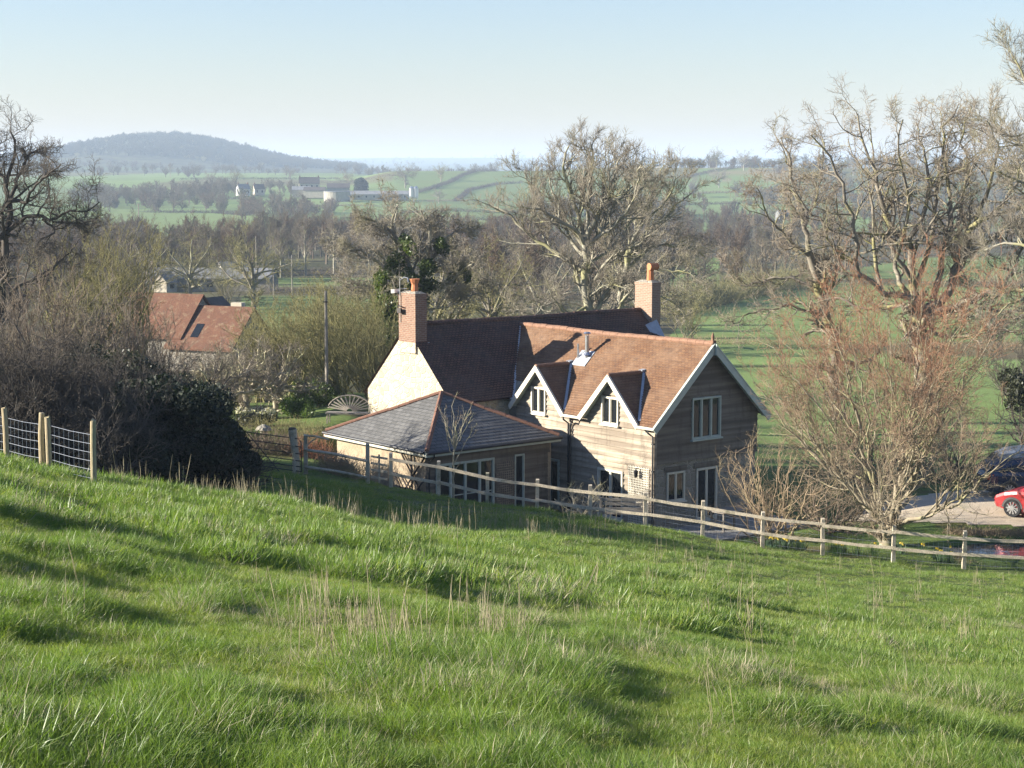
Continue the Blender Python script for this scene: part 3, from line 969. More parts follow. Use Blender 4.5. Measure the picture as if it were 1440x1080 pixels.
b.box(XN - .02, YN + .02, ZN - .17, XN + .02, YN + LA, ZN - .05)
part(b, "fascia", M['cream'])
b = MB()
b.box(XN - .02, YN - .02, ZN - .19, XN + LB, YN + .02, ZN - .03)
part(b, "fascia", M['sage'])
half_gutter((XN + .0, YN - .07, ZN - .05), (XN + LB, YN - .07, ZN - .05))
half_gutter((XN - .06, YN + .1, ZN - .03), (XN - .06, YN + LA, ZN - .03), 'black')
b = MB(); b.box(XN + .03, YN + .03, ZN - .2, XN + LB, YN + .40, ZN - .19); b.box(XN + .03, YN + .40, ZN - .2, XN + .42, YN + LA, ZN - .19)
part(b, "soffit", M['sage'])
b = MB(); b.tube([(XN + .3, YN - .06, ZN - .08), (XN + .3, YN - .06, ZN - .2), (XN + .28, YN + .22, ZN - .45), (XN + .28, YN + .24, .1)], .035, 7)
part(b, "downpipe", M['black'])
XW = XN + .345
window(cot, (XW + 1.64, YN + .335, 0), (1, 0, 0), (0, -1, 0), 2.68, .06, 2.5, 4, 'sage', 1, "door", False, .07, 6, pd=-.005)
window(cot, (XW + 4.19, YN + .335, 0), (1, 0, 0), (0, -1, 0), .46, .06, 2.5, 1, 'sage', 0, "window", False, .05, 2, pd=-.005)
b = MB()
for i in range(10): b.bar((XW + 3.08 + i * .09, YN + .26, .3), (XW + 3.08 + i * .09, YN + .26, 2.3), .022, .012, up=(0, 1, 0))
for i in range(22): b.bar((XW + 3.05, YN + .245, .32 + i * .09), (XW + 3.92, YN + .245, .32 + i * .09), .022, .012, up=(0, 1, 0))
part(b, "trellis", M['board'])
b = MB()                                    # rustic crossed poles on the lit side wall
def pol(y0, z0, y1, z1, r=.035): b.tube([(XN + .26, YN + y0, z0), (XN + .25, YN + (y0 + y1) / 2, (z0 + z1) / 2 + .03), (XN + .26, YN + y1, z1)], [r, r * .9, r * .8], 6)
pol(.5, 2.75, 2.0, 1.1); pol(1.9, 2.75, .45, 1.2); pol(.45, 2.0, 1.2, 1.2); pol(.9, 1.6, .4, .9); pol(1.9, 1.9, 1.2, 1.15); pol(2.4, 2.0, 1.7, 1.1); pol(1.3, 2.8, 1.2, .8)
part(b, "rustic_trellis", M['tar'])

# ------------------------------------------------------------------ bare trees
def unit(v): return v / (np.linalg.norm(v, axis=-1, keepdims=True) + 1e-9)

def grow(st, dr, ln, k, wander, trop, r):
    """Branches as (n, k+1, 3) polylines that wander and bend towards trop."""
    pts, d, p = [st], unit(dr), st
    for i in range(k):
        d = unit(d + r.normal(0, wander, d.shape) + trop)
        p = p + d * (ln / k)[:, None]
        pts.append(p)
    return np.stack(pts, 1)

def spawn(pts, rad, n, t0, t1, ang, angv, r):
    """n side shoots per branch: start, direction, position 0..1, radius of the parent there."""
    N, k1, _ = pts.shape
    t = t0 + (t1 - t0) * (np.arange(n)[None, :] + r.random((N, n))) / n
    f = t * (k1 - 1)
    i = np.clip(f.astype(int), 0, k1 - 2)
    w = (f - i)[..., None]
    a, b = np.take_along_axis(pts, i[..., None].repeat(3, -1), 1), np.take_along_axis(pts, (i + 1)[..., None].repeat(3, -1), 1)
    p = a * (1 - w) + b * w
    tg = unit(b - a)
    q = unit(np.cross(tg, r.normal(0, 1, tg.shape)))
    th = np.radians(r.normal(ang, angv, t.shape))[..., None]
    d = tg * np.cos(th) + q * np.sin(th)
    ra, rb = np.take_along_axis(rad, i, 1), np.take_along_axis(rad, i + 1, 1)
    R = ra * (1 - w[..., 0]) + rb * w[..., 0]
    return p.reshape(-1, 3), d.reshape(-1, 3), t.reshape(-1), R.reshape(-1)

def tubes(pts, rad, s, r=rng):
    N, k1, _ = pts.shape
    tg = np.empty_like(pts)
    tg[:, 1:-1] = pts[:, 2:] - pts[:, :-2]; tg[:, 0] = pts[:, 1] - pts[:, 0]; tg[:, -1] = pts[:, -1] - pts[:, -2]
    tg = unit(tg)
    ref = unit(np.cross(unit(pts[:, -1] - pts[:, 0]), r.normal(0, 1, (N, 3))))[:, None, :]
    x = unit(ref - tg * (ref * tg).sum(-1, keepdims=True)); y = np.cross(tg, x)
    a = np.arange(s) * 2 * math.pi / s
    V = pts[:, :, None, :] + rad[:, :, None, None] * (x[:, :, None, :] * np.cos(a)[None, None, :, None] + y[:, :, None, :] * np.sin(a)[None, None, :, None])
    base = (np.arange(N)[:, None, None] * k1 + np.arange(k1 - 1)[None, :, None]) * s
    j = np.arange(s)[None, None, :]; j2 = (j + 1) % s
    Q = np.stack([base + j, base + j2, base + s + j2, base + s + j], -1)
    return V.reshape(-1, 3), Q.reshape(-1, 4)

def join(parts):
    V, Q, o = [], [], 0
    for v, q in parts:
        V.append(v); Q.append(q + o); o += len(v)
    return np.concatenate(V), np.concatenate(Q)

def resample(poly, k):
    poly = np.array(poly, float)
    L = np.concatenate([[0], np.cumsum(np.linalg.norm(np.diff(poly[:, :3], axis=0), axis=1))])
    t = np.linspace(0, L[-1], k + 1)
    return np.stack([pchip(L, poly[:, i], t) for i in range(poly.shape[1])], -1), L[-1]

def branch_out(pts, rad, ln, levels, r, env=None):
    """Grow levels of side shoots on a set of limbs; returns lists of (pts, rad, level)."""
    out = []
    for lv in levels:
        p, d, t, R = spawn(pts, rad, lv['n'], lv.get('t0', .25), 1.0, lv['ang'], lv.get('angv', 12), r)
        L0 = np.repeat(ln, lv['n'])
        L = L0 * lv['len'] * (1.15 - lv.get('tip', .55) * t) * r.uniform(.6, 1.25, len(t))
        if 'lmax' in lv: L = np.minimum(L, lv['lmax'] * r.uniform(.6, 1.1, len(t)))
        if 'lmin' in lv: L = np.maximum(L, lv['lmin'] * r.uniform(.7, 1.2, len(t)))
        k = lv['k']
        P_ = grow(p, d, L, k, lv['w'], np.array(lv.get('up', (0, 0, .05))), r)
        r0 = np.maximum(np.minimum(R * lv.get('rr', .6), lv.get('rmax', 9)), lv['rmin'])
        rd = r0[:, None] * np.linspace(1, lv.get('taper', .4), k + 1)[None, :]
        rd = np.maximum(rd, lv['rmin'] * .6)
        out.append((P_, rd))
        pts, rad, ln = P_, rd, L
    return out

def tree(name, label, cat, base, limbs, levels, m_trunk, m_twig, seed=1, group=None, thin=1.0, sides=(8, 6, 4, 3)):
    """Thing with a trunk (limbs and boughs) and a crown (the finer shoots). limbs: list of polylines of x,y,z,r in world coordinates."""
    r = np.random.default_rng(seed)
    base = np.array(base, float)
    k = 14
    res = [resample(l, k) for l in limbs]
    pts = np.stack([q[0][:, :3] for q in res]) - base
    pts[:, 2:-1] += r.normal(0, .045, pts[:, 2:-1].shape) * (np.array([q[1] for q in res])[:, None, None] / 5)
    rad = np.stack([q[0][:, 3] for q in res]) * thin
    ln = np.array([q[1] for q in res])
    out = branch_out(pts, rad, ln, levels, r)
    e = empty(name, base, 0, label, cat, group)
    tr = [tubes(pts, rad, sides[0], r)]
    tw = []
    for i, (p, q) in enumerate(out):
        (tr if i < 1 else tw).append(tubes(p, q, sides[min(i + 1, len(sides) - 1)], r))
    V, Q = join(tr); mesh_arr("trunk", V, Q, m_trunk, e, True)
    V, Q = join(tw); mesh_arr("crown", V, Q, m_twig, e, True)
    return e, pts + base, out

def sk(D, pts, r0, r1, dd=0.0, base=None):
    """Limb from photo columns: (px, py) at depth D, swinging dd metres nearer or farther towards the tip."""
    n = len(pts)
    return [tuple(P(q[0], q[1], D + dd * i / max(1, n - 1))) + (r0 + (r1 - r0) * i / max(1, n - 1),) for i, q in enumerate(pts)]

M['bark_ash'] = m_bark("ash_bark", (.32, .30, .23), (.23, .21, .16), (.26, .25, .11))
M['twig_ash'] = m_bark("ash_twigs", (.31, .275, .215), (.23, .20, .155), (.28, .26, .155))
M['bark_oak'] = m_bark("oak_bark", (.25, .22, .17), (.16, .14, .11), (.28, .26, .10))
M['twig_oak'] = m_bark("oak_twigs", (.29, .24, .18), (.22, .18, .135), (.27, .245, .145))
M['bark_dark'] = m_bark("dark_oak_bark", (.10, .085, .07), (.07, .06, .05))
M['twig_dark'] = m_bark("twigs_painted_shade", (.095, .08, .065), (.065, .055, .045))  # darkened so the colour carries the thorn thicket's shadow side
M['bark_pale'] = m_bark("lichened_pale_bark", (.42, .37, .26), (.30, .26, .18), (.33, .32, .16))
M['twig_left'] = m_bark("old_oak_twigs", (.17, .145, .115), (.12, .10, .08))
M['twig_red'] = m_bark("reddish_twigs", (.36, .165, .095), (.28, .125, .075), (.33, .22, .12))
M['twig_tan'] = m_bark("tan_twigs", (.36, .27, .17), (.26, .19, .12), (.33, .28, .15))
M['twig_olive'] = m_bark("olive_twigs", (.24, .22, .10), (.18, .16, .075), (.27, .25, .10))
M['twig_brown'] = m_bark("brown_twigs", (.215, .165, .115), (.155, .12, .085))
M['twig_grey'] = m_bark("grey_brown_twigs", (.235, .195, .15), (.17, .14, .11), (.22, .20, .12))
def m_shoots(name, low, high, z0, z1):
    """Twigs whose young upper shoots are redder than the old wood below."""
    k = NT(name)
    sp = k.n("SeparateXYZ"); k.l(k.coord('Object'), sp.inputs[0])
    ad = k.n("Math", operation='MULTIPLY_ADD'); k.l(k.noise(k.coord('Object'), 1.1, 3), ad.inputs[0]); ad.inputs[1].default_value = 3.0; k.l(sp.outputs[2], ad.inputs[2])
    return k.done(k.mix(k.ramp(ad.outputs[0], z0 + 1.5, z1 + 1.5), low, high), .9, .2)
M['bark_stem'] = m_bark("grey_tan_stems", (.30, .26, .18), (.21, .175, .125), (.29, .27, .13))
M['twig_shoots'] = m_shoots("grey_twigs_with_red_shoots", (.255, .205, .14), (.28, .145, .085), 2.6, 7.4)
M['ivy'] = m_leaf("ivy_leaves", (.10, .135, .03), (.05, .08, .02), .3, .4, 2.5)
M['evergreen'] = m_leaf("dark_evergreen_leaves", (.020, .030, .012), (.012, .018, .010), .15, .7, 2.0)
M['evergreen2'] = m_leaf("bramble_leaves", (.05, .055, .025), (.03, .032, .018), .2, .5, 2.0)

def leaves(centres, radii, n, size, r, shell=.5, flat=0.0):
    """Leaf-sized quads spread through ellipsoids (centres (m,3), radii (m,3)); returns V, Q."""
    m = len(centres)
    i = r.integers(0, m, n)
    d = unit(r.normal(0, 1, (n, 3)))
    q = (shell + (1 - shell) * r.random(n)) ** (1 / 1.5)
    c = np.asarray(centres)[i] + d * q[:, None] * np.asarray(radii)[i]
    a = unit(r.normal(0, 1, (n, 3)) + d * .2 + [0, 0, flat]); b = unit(np.cross(a, r.normal(0, 1, (n, 3))))
    s = size * r.uniform(.6, 1.4, n)[:, None]
    V = np.stack([c - a * s, c + b * s * .55, c + a * s, c - b * s * .55], 1)
    return V.reshape(-1, 3), np.arange(n * 4).reshape(-1, 4)

# side shoots for a big tree in view of the camera
def big(n1=7, n2=7, n3=6, w=.22, up=.06, ang=50, rmin=.009, l1=.42, l2=.5, l3=.5, lmax=3.2, n4=0):
    L = [dict(n=n1, len=l1, ang=ang, angv=14, k=7, w=w, up=(0, 0, up), rmin=rmin * 1.6, rr=.55, lmax=lmax, lmin=.8, t0=.2),
         dict(n=n2, len=l2, ang=ang, angv=14, k=6, w=w, up=(0, 0, up), rmin=rmin * 1.15, rr=.6, lmax=1.6, lmin=.5, t0=.15),
         dict(n=n3, len=l3, ang=ang - 6, angv=14, k=4, w=w, up=(0, 0, up), rmin=rmin, rr=.65, lmax=.9, lmin=.35, t0=.15)]
    if n4:
        L.append(dict(n=n4, len=.55, ang=40, angv=12, k=3, w=w, up=(0, 0, up), rmin=rmin * .8, rr=.7, lmax=.6, lmin=.25, t0=.2))
    return L

# --- tall pale ash behind the ridge
D = 100
limbs = [sk(D, [(836, 540), (829, 455), (826, 400), (822, 338)], .42, .27),
         sk(D, [(822, 340), (814, 305), (800, 268), (792, 232), (800, 205)], .22, .05, 1.5),
         sk(D, [(822, 340), (836, 310), (850, 280), (864, 248), (872, 222)], .24, .05, -1.5),
         sk(D, [(823, 345), (810, 326), (788, 312), (762, 296), (734, 290)], .19, .05, -2),
         sk(D, [(825, 392), (800, 366), (770, 351), (738, 324), (704, 294), (688, 290)], .2, .05, 2),
         sk(D, [(826, 345), (848, 322), (864, 290), (890, 262)], .17, .05, 2),
         sk(D, [(830, 402), (852, 370), (884, 348), (915, 330)], .16, .05, -2.5),
         sk(D, [(822, 340), (826, 300), (831, 255), (834, 212), (830, 200)], .18, .04, .6),
         sk(D, [(827, 430), (802, 442), (776, 424), (748, 442), (728, 436)], .13, .03, -3),
         sk(D, [(823, 362), (806, 344), (796, 322), (780, 280), (768, 240)], .17, .04, 2.6),
         sk(D, [(824, 355), (838, 335), (842, 300), (850, 240), (852, 212)], .15, .04, 3),
         sk(D, [(826, 420), (845, 405), (862, 400), (880, 408)], .1, .03, -2),
         sk(D, [(825, 345), (862, 318), (892, 275), (902, 232)], .16, .04, -3), sk(D, [(823, 350), (800, 320), (770, 300), (745, 262), (738, 240)], .15, .04, 1.5),
         sk(D, [(824, 372), (858, 350), (890, 310), (908, 290)], .13, .03, 3)]
tree("ash_tree", "tall bare ash with a pale trunk rising behind the cottage roof ridge", "tree", at(834, D), limbs,
     big(11, 8, 6, .14, .10, 44, .010, n4=2), M['bark_ash'], M['twig_ash'], 11, thin=0.72)
D = 106
limbs = [sk(D, [(866, 520), (870, 440), (878, 390), (886, 348)], .34, .22),
         sk(D, [(886, 350), (902, 305), (922, 262), (934, 232)], .18, .04, 1.5),
         sk(D, [(886, 350), (884, 305), (884, 255), (892, 232)], .15, .04, -1.5),
         sk(D, [(882, 370), (912, 328), (948, 292), (974, 270)], .17, .04, 1),
         sk(D, [(884, 360), (902, 315), (930, 290), (958, 246)], .15, .04, -2),
         sk(D, [(880, 380), (926, 345), (962, 345), (992, 362)], .14, .04, 2),
         sk(D, [(876, 400), (915, 380), (955, 380), (985, 392)], .13, .03, -2),
         sk(D, [(878, 395), (862, 375), (850, 350), (842, 322)], .13, .03, 2),
         sk(D, [(872, 430), (905, 415), (935, 420), (960, 436)], .1, .03, 2)]
tree("ash_tree", "bare ash with a leaning fork beside the right hand chimney pot", "tree", at(866, D), limbs,
     big(11, 8, 6, .15, .09, 44, .010, n4=2), M['bark_ash'], M['twig_ash'], 12, thin=0.7)

# --- ivy clad tree behind the left chimney
D = 92
limbs = [sk(D, [(590, 540), (586, 460), (588, 410)], .4, .3),
         sk(D, [(588, 410), (570, 360), (548, 325), (520, 308), (500, 300)], .2, .04, 1),
         sk(D, [(588, 410), (598, 360), (606, 325), (592, 296)], .2, .05, -1),
         sk(D, [(580, 400), (540, 376), (498, 352), (466, 362)], .16, .04, -2),
         sk(D, [(590, 400), (612, 355), (634, 330), (652, 322)], .15, .04, 2),
         sk(D, [(592, 420), (632, 398), (656, 376), (664, 372)], .14, .04, -2),
         sk(D, [(584, 420), (556, 350), (552, 310), (560, 288)], .15, .04, 2),
         sk(D, [(586, 430), (545, 410), (505, 400), (480, 392)], .12, .03, 2),
         sk(D, [(590, 440), (630, 430), (665, 415), (690, 410)], .11, .03, 2)]
iv, _, _ = tree("ivy_clad_tree", "bare tree thick with green ivy behind the left chimney", "tree", at(590, D), limbs,
                big(11, 8, 7, .26, .05, 56, .010, n4=3), M['bark_ash'], M['twig_ash'], 13, thin=0.72)
b0 = np.array(iv.location)
cs_, rs_ = [], []
for px, py, rx, rz in ((556, 372, .8, 1.2), (575, 345, .5, .7), (604, 378, .75, .7), (572, 415, 1.0, 1.1), (548, 440, .9, 1.0), (600, 430, .8, 1.1), (618, 345, .35, .6), (585, 390, .7, .9), (560, 480, 1.0, 1.2), (538, 398, .5, .6), (590, 470, .8, 1.3), (655, 382, .3, .5)):
    for q in range(3):
        o = rng.normal(0, .35, 3)
        cs_.append(P(px, py, D - .3) - b0 + o); rs_.append((rx * .7, .55, rz * .7))
V, Q = leaves(cs_, rs_, 13000, .085, rng, .15)
mesh_arr("ivy", V, Q, M['ivy'], iv)

# --- big old oak right of the meadow
D = 86
limbs = [sk(D, [(1302, 580), (1298, 500), (1290, 432)], .62, .5),
         sk(D, [(1290, 440), (1330, 416), (1346, 372), (1368, 322), (1400, 302), (1450, 288)], .32, .10, -2),
         sk(D, [(1290, 440), (1283, 390), (1276, 338), (1256, 320), (1240, 284), (1236, 250), (1216, 214), (1206, 160)], .3, .05, 1),
         sk(D, [(1277, 338), (1300, 302), (1306, 252), (1298, 210), (1288, 172)], .18, .04, 2),
         sk(D, [(1286, 420), (1244, 408), (1206, 372), (1200, 330), (1186, 272), (1164, 214), (1140, 190)], .22, .04, -2),
         sk(D, [(1285, 425), (1262, 388), (1254, 346), (1246, 290), (1262, 235)], .2, .05, 3),
         sk(D, [(1312, 420), (1330, 352), (1336, 300), (1330, 240), (1326, 190), (1348, 146)], .22, .04, 2.5),
         sk(D, [(1368, 322), (1390, 262), (1402, 218), (1388, 170)], .15, .04, -3),
         sk(D, [(1298, 445), (1358, 424), (1402, 410), (1460, 404)], .24, .1, -3.5),
         sk(D, [(1310, 440), (1372, 436), (1450, 442)], .2, .08, 3),
         sk(D, [(1290, 400), (1310, 330), (1318, 260), (1322, 215), (1340, 178)], .18, .04, 4),
         sk(D, [(1276, 340), (1310, 342), (1326, 352), (1345, 330)], .14, .04, -2),
         sk(D, [(1346, 372), (1330, 330), (1352, 270), (1372, 225)], .14, .04, -1),
         sk(D, [(1292, 450), (1262, 430), (1222, 436), (1180, 420), (1150, 425)], .17, .05, 2.5),
         sk(D, [(1240, 408), (1228, 360), (1234, 320), (1222, 280), (1230, 235), (1224, 180)], .15, .04, 2),
         sk(D, [(1206, 372), (1172, 352), (1160, 312), (1130, 290), (1112, 250)], .13, .03, -2),
         sk(D, [(1360, 330), (1352, 285), (1362, 240), (1354, 195), (1366, 150)], .14, .04, 2),
         sk(D, [(1398, 304), (1420, 270), (1442, 240), (1450, 200)], .12, .04, 1),
         sk(D, [(1300, 440), (1318, 470), (1352, 474), (1392, 462), (1430, 468)], .15, .05, -2),
         sk(D, [(1280, 390), (1264, 350), (1280, 300), (1272, 250), (1262, 205), (1270, 168)], .16, .04, -3),
         sk(D, [(1402, 410), (1425, 380), (1440, 340), (1462, 320)], .13, .05, -1)]
tree("old_oak", "big spreading bare oak with mossy boughs standing in the meadow at right", "tree", at(1302, D), limbs,
     big(11, 7, 6, .27, .05, 52, .009, l1=.42, lmax=3.2, n4=2), M['bark_oak'], M['twig_oak'], 14, thin=.74)
D = 90
limbs = [sk(D, [(1178, 590), (1168, 470), (1150, 400), (1138, 356)], .36, .24),
         sk(D, [(1138, 356), (1130, 310), (1118, 272), (1108, 218), (1098, 192)], .2, .04, 1),
         sk(D, [(1140, 362), (1104, 332), (1078, 302), (1064, 262)], .13, .03, -2),
         sk(D, [(1132, 318), (1150, 272), (1160, 200)], .12, .03, 2),
         sk(D, [(1152, 405), (1100, 390), (1048, 402), (1020, 380)], .12, .03, 2),
         sk(D, [(1158, 430), (1176, 370), (1180, 320), (1170, 262)], .14, .04, -2),
         sk(D, [(1160, 440), (1110, 430), (1060, 440), (1030, 455)], .10, .03, -3),
         sk(D, [(1165, 450), (1160, 380), (1158, 340)], .16, .05, 1)]
tree("old_oak", "gnarled bare oak with a forked pale trunk left of the mossy oak", "tree", at(1178, D), limbs,
     big(11, 7, 6, .27, .05, 52, .009, l1=.42, lmax=3.0, n4=2), M['bark_oak'], M['twig_oak'], 15, thin=.74)
D = 74
limbs = [sk(D, [(1535, 640), (1525, 450), (1512, 300)], .45, .25),
         sk(D, [(1515, 345), (1470, 285), (1430, 255), (1396, 238)], .18, .03, -2),
         sk(D, [(1512, 310), (1468, 232), (1425, 195), (1395, 178)], .16, .03, 1),
         sk(D, [(1512, 300), (1478, 180), (1444, 112), (1428, 84)], .16, .03, 0),
         sk(D, [(1522, 390), (1462, 352), (1420, 342), (1385, 352)], .16, .03, 2),
         sk(D, [(1525, 430), (1470, 420), (1425, 425), (1395, 450)], .14, .03, -1),
         sk(D, [(1512, 300), (1530, 200), (1545, 100)], .2, .04, 1), sk(D, [(1514, 320), (1560, 260), (1600, 200)], .2, .04, -1)]
tree("ash_tree", "bare ash reaching into the sky from the right edge of the view", "tree", at(1535, D), limbs,
     big(11, 8, 7, .16, .12, 44, .008, n4=3), M['bark_ash'], M['twig_ash'], 16, thin=0.7)

# --- dark oak at the left edge
D = 82
limbs = [sk(D, [(-14, 640), (-8, 480), (0, 415)], .5, .38),
         sk(D, [(0, 415), (8, 345), (13, 292), (10, 250), (22, 214), (14, 184)], .26, .04, 1),
         sk(D, [(0, 335), (26, 312), (56, 304), (72, 312), (90, 300), (118, 300), (140, 284)], .16, .03, -1),
         sk(D, [(9, 292), (30, 242), (46, 214), (66, 208)], .14, .03, 2),
         sk(D, [(12, 282), (36, 284), (44, 268), (62, 250), (84, 234)], .13, .03, -2),
         sk(D, [(60, 308), (78, 326), (56, 338), (50, 354)], .08, .03, -1),
         sk(D, [(74, 312), (104, 314), (130, 312)], .07, .02, 1),
         sk(D, [(0, 400), (-40, 330), (-80, 280), (-100, 240)], .24, .05, 1), sk(D, [(2, 380), (-20, 280), (-30, 220), (-20, 180)], .22, .05, -1),
         sk(D, [(0, 420), (40, 395), (80, 372), (110, 340)], .14, .03, 2), sk(D, [(10, 260), (-10, 225), (0, 200)], .1, .03, 1)]
tree("old_oak", "dark bare oak reaching in from the left edge below the distant hill", "tree", at(-14, D), limbs,
     big(9, 7, 6, .25, .05, 52, .009, l1=.42, lmax=2.8, n4=2), M['bark_dark'], M['twig_left'], 17, thin=0.75)

# --- many stemmed reddish tree just beyond the fence
D = 58.6
bs = at(1247, D)
r_ = np.random.default_rng(5)
limbs = [[tuple(bs + [0, 0, -.2]) + (.27,), tuple(bs + [.02, 0, .3]) + (.23,), tuple(bs + [.03, .02, .75]) + (.19,)]]
def stem(p, d, L, r0, r1, w, up, n=7):
    q = []
    for j in range(n):
        q.append(tuple(p) + (r0 + (r1 - r0) * j / (n - 1),))
        d = unit(d + r_.normal(0, w, 3) + np.array([0, 0, up])); p = p + d * L / (n - 1)
    return q
for i in range(11):
    az = i * 2.39996 + r_.uniform(-.3, .3); tl = [.12, 1.02, .5, .95, .3, 1.12, .7, 1.05, .25, .85, .55][i]
    d_ = np.array([math.cos(az) * math.sin(tl), math.sin(az) * math.sin(tl), math.cos(tl)])
    L = (8.9 - 2.6 * tl) * r_.uniform(.92, 1.05)
    q = stem(bs + np.array([math.cos(az) * .1, math.sin(az) * .1, r_.uniform(.25, .75)]), d_, L, r_.uniform(.065, .09), .010, .06, .05, 9)
    limbs.append(q)
    for j in range(4):                                       # forks
        c = np.array(q[1 + j][:3]); t_ = np.array(q[2 + j][:3]) - c
        a_ = unit(np.cross(t_, r_.normal(0, 1, 3)))
        limbs.append(stem(c, unit(unit(t_) + a_ * r_.uniform(.35, .6)), L * (.84 - .1 * j) * r_.uniform(.85, 1.1), q[1 + j][3] * .62, .008, .06, .06))
lv = [dict(n=13, len=.36, ang=38, angv=11, k=6, w=.10, up=(0, 0, .06), rmin=.008, rr=.5, lmax=2.3, lmin=.7, t0=.2),
      dict(n=8, len=.5, ang=38, angv=12, k=4, w=.12, up=(0, 0, .04), rmin=.0055, rr=.6, lmax=1.1, lmin=.3, t0=.2),
      dict(n=4, len=.5, ang=32, angv=10, k=3, w=.1, up=(0, 0, .05), rmin=.0045, rr=.7, lmax=.6, lmin=.2, t0=.2)]
tree("many_stemmed_tree", "wide many stemmed tree with pale stems and reddish twigs behind the fence", "tree", bs, limbs, lv, M['bark_stem'], M['twig_shoots'], 18)

def shrub(name, label, base, n, h, spread, m_stem, m_twig, seed, levels=None, r0=.03, group=None, tilt=.9, cat="shrub", wob=.1, k=7, foot=.25, up=.05):
    r = np.random.default_rng(seed)
    base = np.array(base, float)
    limbs = []
    for i in range(n):
        az = r.uniform(0, 2 * math.pi); tl = tilt * math.sqrt(r.random())
        d = np.array([math.cos(az) * math.sin(tl) * spread, math.sin(az) * math.sin(tl) * spread, math.cos(tl)])
        L = h * r.uniform(.7, 1.1) * np.linalg.norm(d) ** .3
        d = unit(d)
        p = base + np.array([r.normal(0, foot), r.normal(0, foot), -.08]); q = []
        for j in range(k):
            q.append(tuple(p) + (r0 * r.uniform(.8, 1.2) * (1 - .85 * j / (k - 1)) + .003,))
            d = unit(d + r.normal(0, wob, 3) + np.array([0, 0, up])); p = p + d * L / (k - 1)
        limbs.append(q)
    lv = levels or [dict(n=6, len=.4, ang=38, angv=10, k=5, w=.12, up=(0, 0, .05), rmin=.007, rr=.55, lmax=1.4, lmin=.4, t0=.2),
                    dict(n=6, len=.5, ang=38, angv=10, k=3, w=.12, up=(0, 0, .04), rmin=.005, rr=.6, lmax=.7, lmin=.2, t0=.15)]
    e, _, _ = tree(name, label, cat, base, limbs, lv, m_stem, m_twig, seed, group, sides=(6, 4, 3, 3))
    return e
shrub("twiggy_shrub", "pale twiggy many stemmed shrub between the gable door and the reddish tree", at(1090, 60.5), 26, 3.6, 1.1, M['twig_tan'], M['twig_tan'], 21)
shrub("twiggy_shrub", "low red brown twiggy bush under the reddish tree's left boughs", at(1168, 62), 24, 2.6, 1.5, M['twig_brown'], M['twig_brown'], 22, tilt=1.2)
shrub("twiggy_shrub", "dense dark twiggy bush between the reddish tree and the parked cars", at(1335, 72.0), 34, 2.6, 1.6, M['twig_brown'], M['twig_grey'], 23, tilt=1.25)
shrub("twiggy_shrub", "brown twiggy bush behind the reddish tree's trunk beside the drive", at(1225, 72.5), 34, 3.2, 1.6, M['twig_brown'], M['twig_brown'], 24, tilt=1.2)

# --- small clipped tree and slim sapling in front of the cottage
bs = at(820, 59.6)
b3 = bs + np.array([.0, 0, 1.25])
limbs = [[tuple(bs - [0, 0, .1]) + (.065,), tuple(bs + [.03, 0, .6]) + (.055,), tuple(b3) + (.055,)]]
r_ = np.random.default_rng(8)
for i in range(11):
    az = i * 2.4; tl = r_.uniform(.45, 1.45)
    d_ = np.array([math.cos(az) * math.sin(tl), math.sin(az) * math.sin(tl), math.cos(tl)])
    p = b3.copy(); q = []
    for j in range(5):
        q.append(tuple(p) + (.04 * (1 - .75 * j / 4),)); d_ = unit(d_ + r_.normal(0, .28, 3) + np.array([0, 0, .08])); p = p + d_ * r_.uniform(.26, .36)
    limbs.append(q)
lv = [dict(n=6, len=.55, ang=58, angv=16, k=5, w=.32, up=(0, 0, .08), rmin=.012, rr=.6, lmax=.8, lmin=.35, t0=.3),
      dict(n=5, len=.55, ang=52, angv=14, k=4, w=.3, up=(0, 0, .10), rmin=.007, rr=.6, lmax=.45, lmin=.15, t0=.2)]
tree("apple_tree", "small gnarled bare apple tree on a short trunk before the front door", "tree", bs, limbs, lv, M['bark_pale'], M['bark_pale'], 19)
bs = at(638, 60)
limbs = [[tuple(bs - [0, 0, .1]) + (.04,), tuple(bs + [-.0, 0, 1.2]) + (.034,), tuple(bs + [.05, 0, 2.0]) + (.026,), tuple(bs + [.02, 0, 3.6]) + (.006,)]]
r_ = np.random.default_rng(9)
for i in range(9):
    az = i * 2.4; z0 = r_.uniform(1.35, 2.3)
    p = bs + np.array([.03, 0, z0]); d_ = np.array([math.cos(az) * .5, math.sin(az) * .5, .85]); q = []
    for j in range(5):
        q.append(tuple(p) + (.019 * (1 - .8 * j / 4),)); d_ = unit(d_ + r_.normal(0, .08, 3) + np.array([0, 0, .05])); p = p + d_ * r_.uniform(.3, .42)
    limbs.append(q)
lv = [dict(n=4, len=.35, ang=30, angv=8, k=4, w=.07, up=(0, 0, .06), rmin=.006, rr=.6, lmax=.6, lmin=.2, t0=.3),
      dict(n=3, len=.5, ang=30, angv=8, k=3, w=.07, up=(0, 0, .05), rmin=.005, rr=.7, lmax=.3, lmin=.1, t0=.3)]
tree("sapling", "slim bare sapling in front of the slate roofed extension", "tree", bs, limbs, lv, M['bark_pale'], M['twig_tan'], 20)

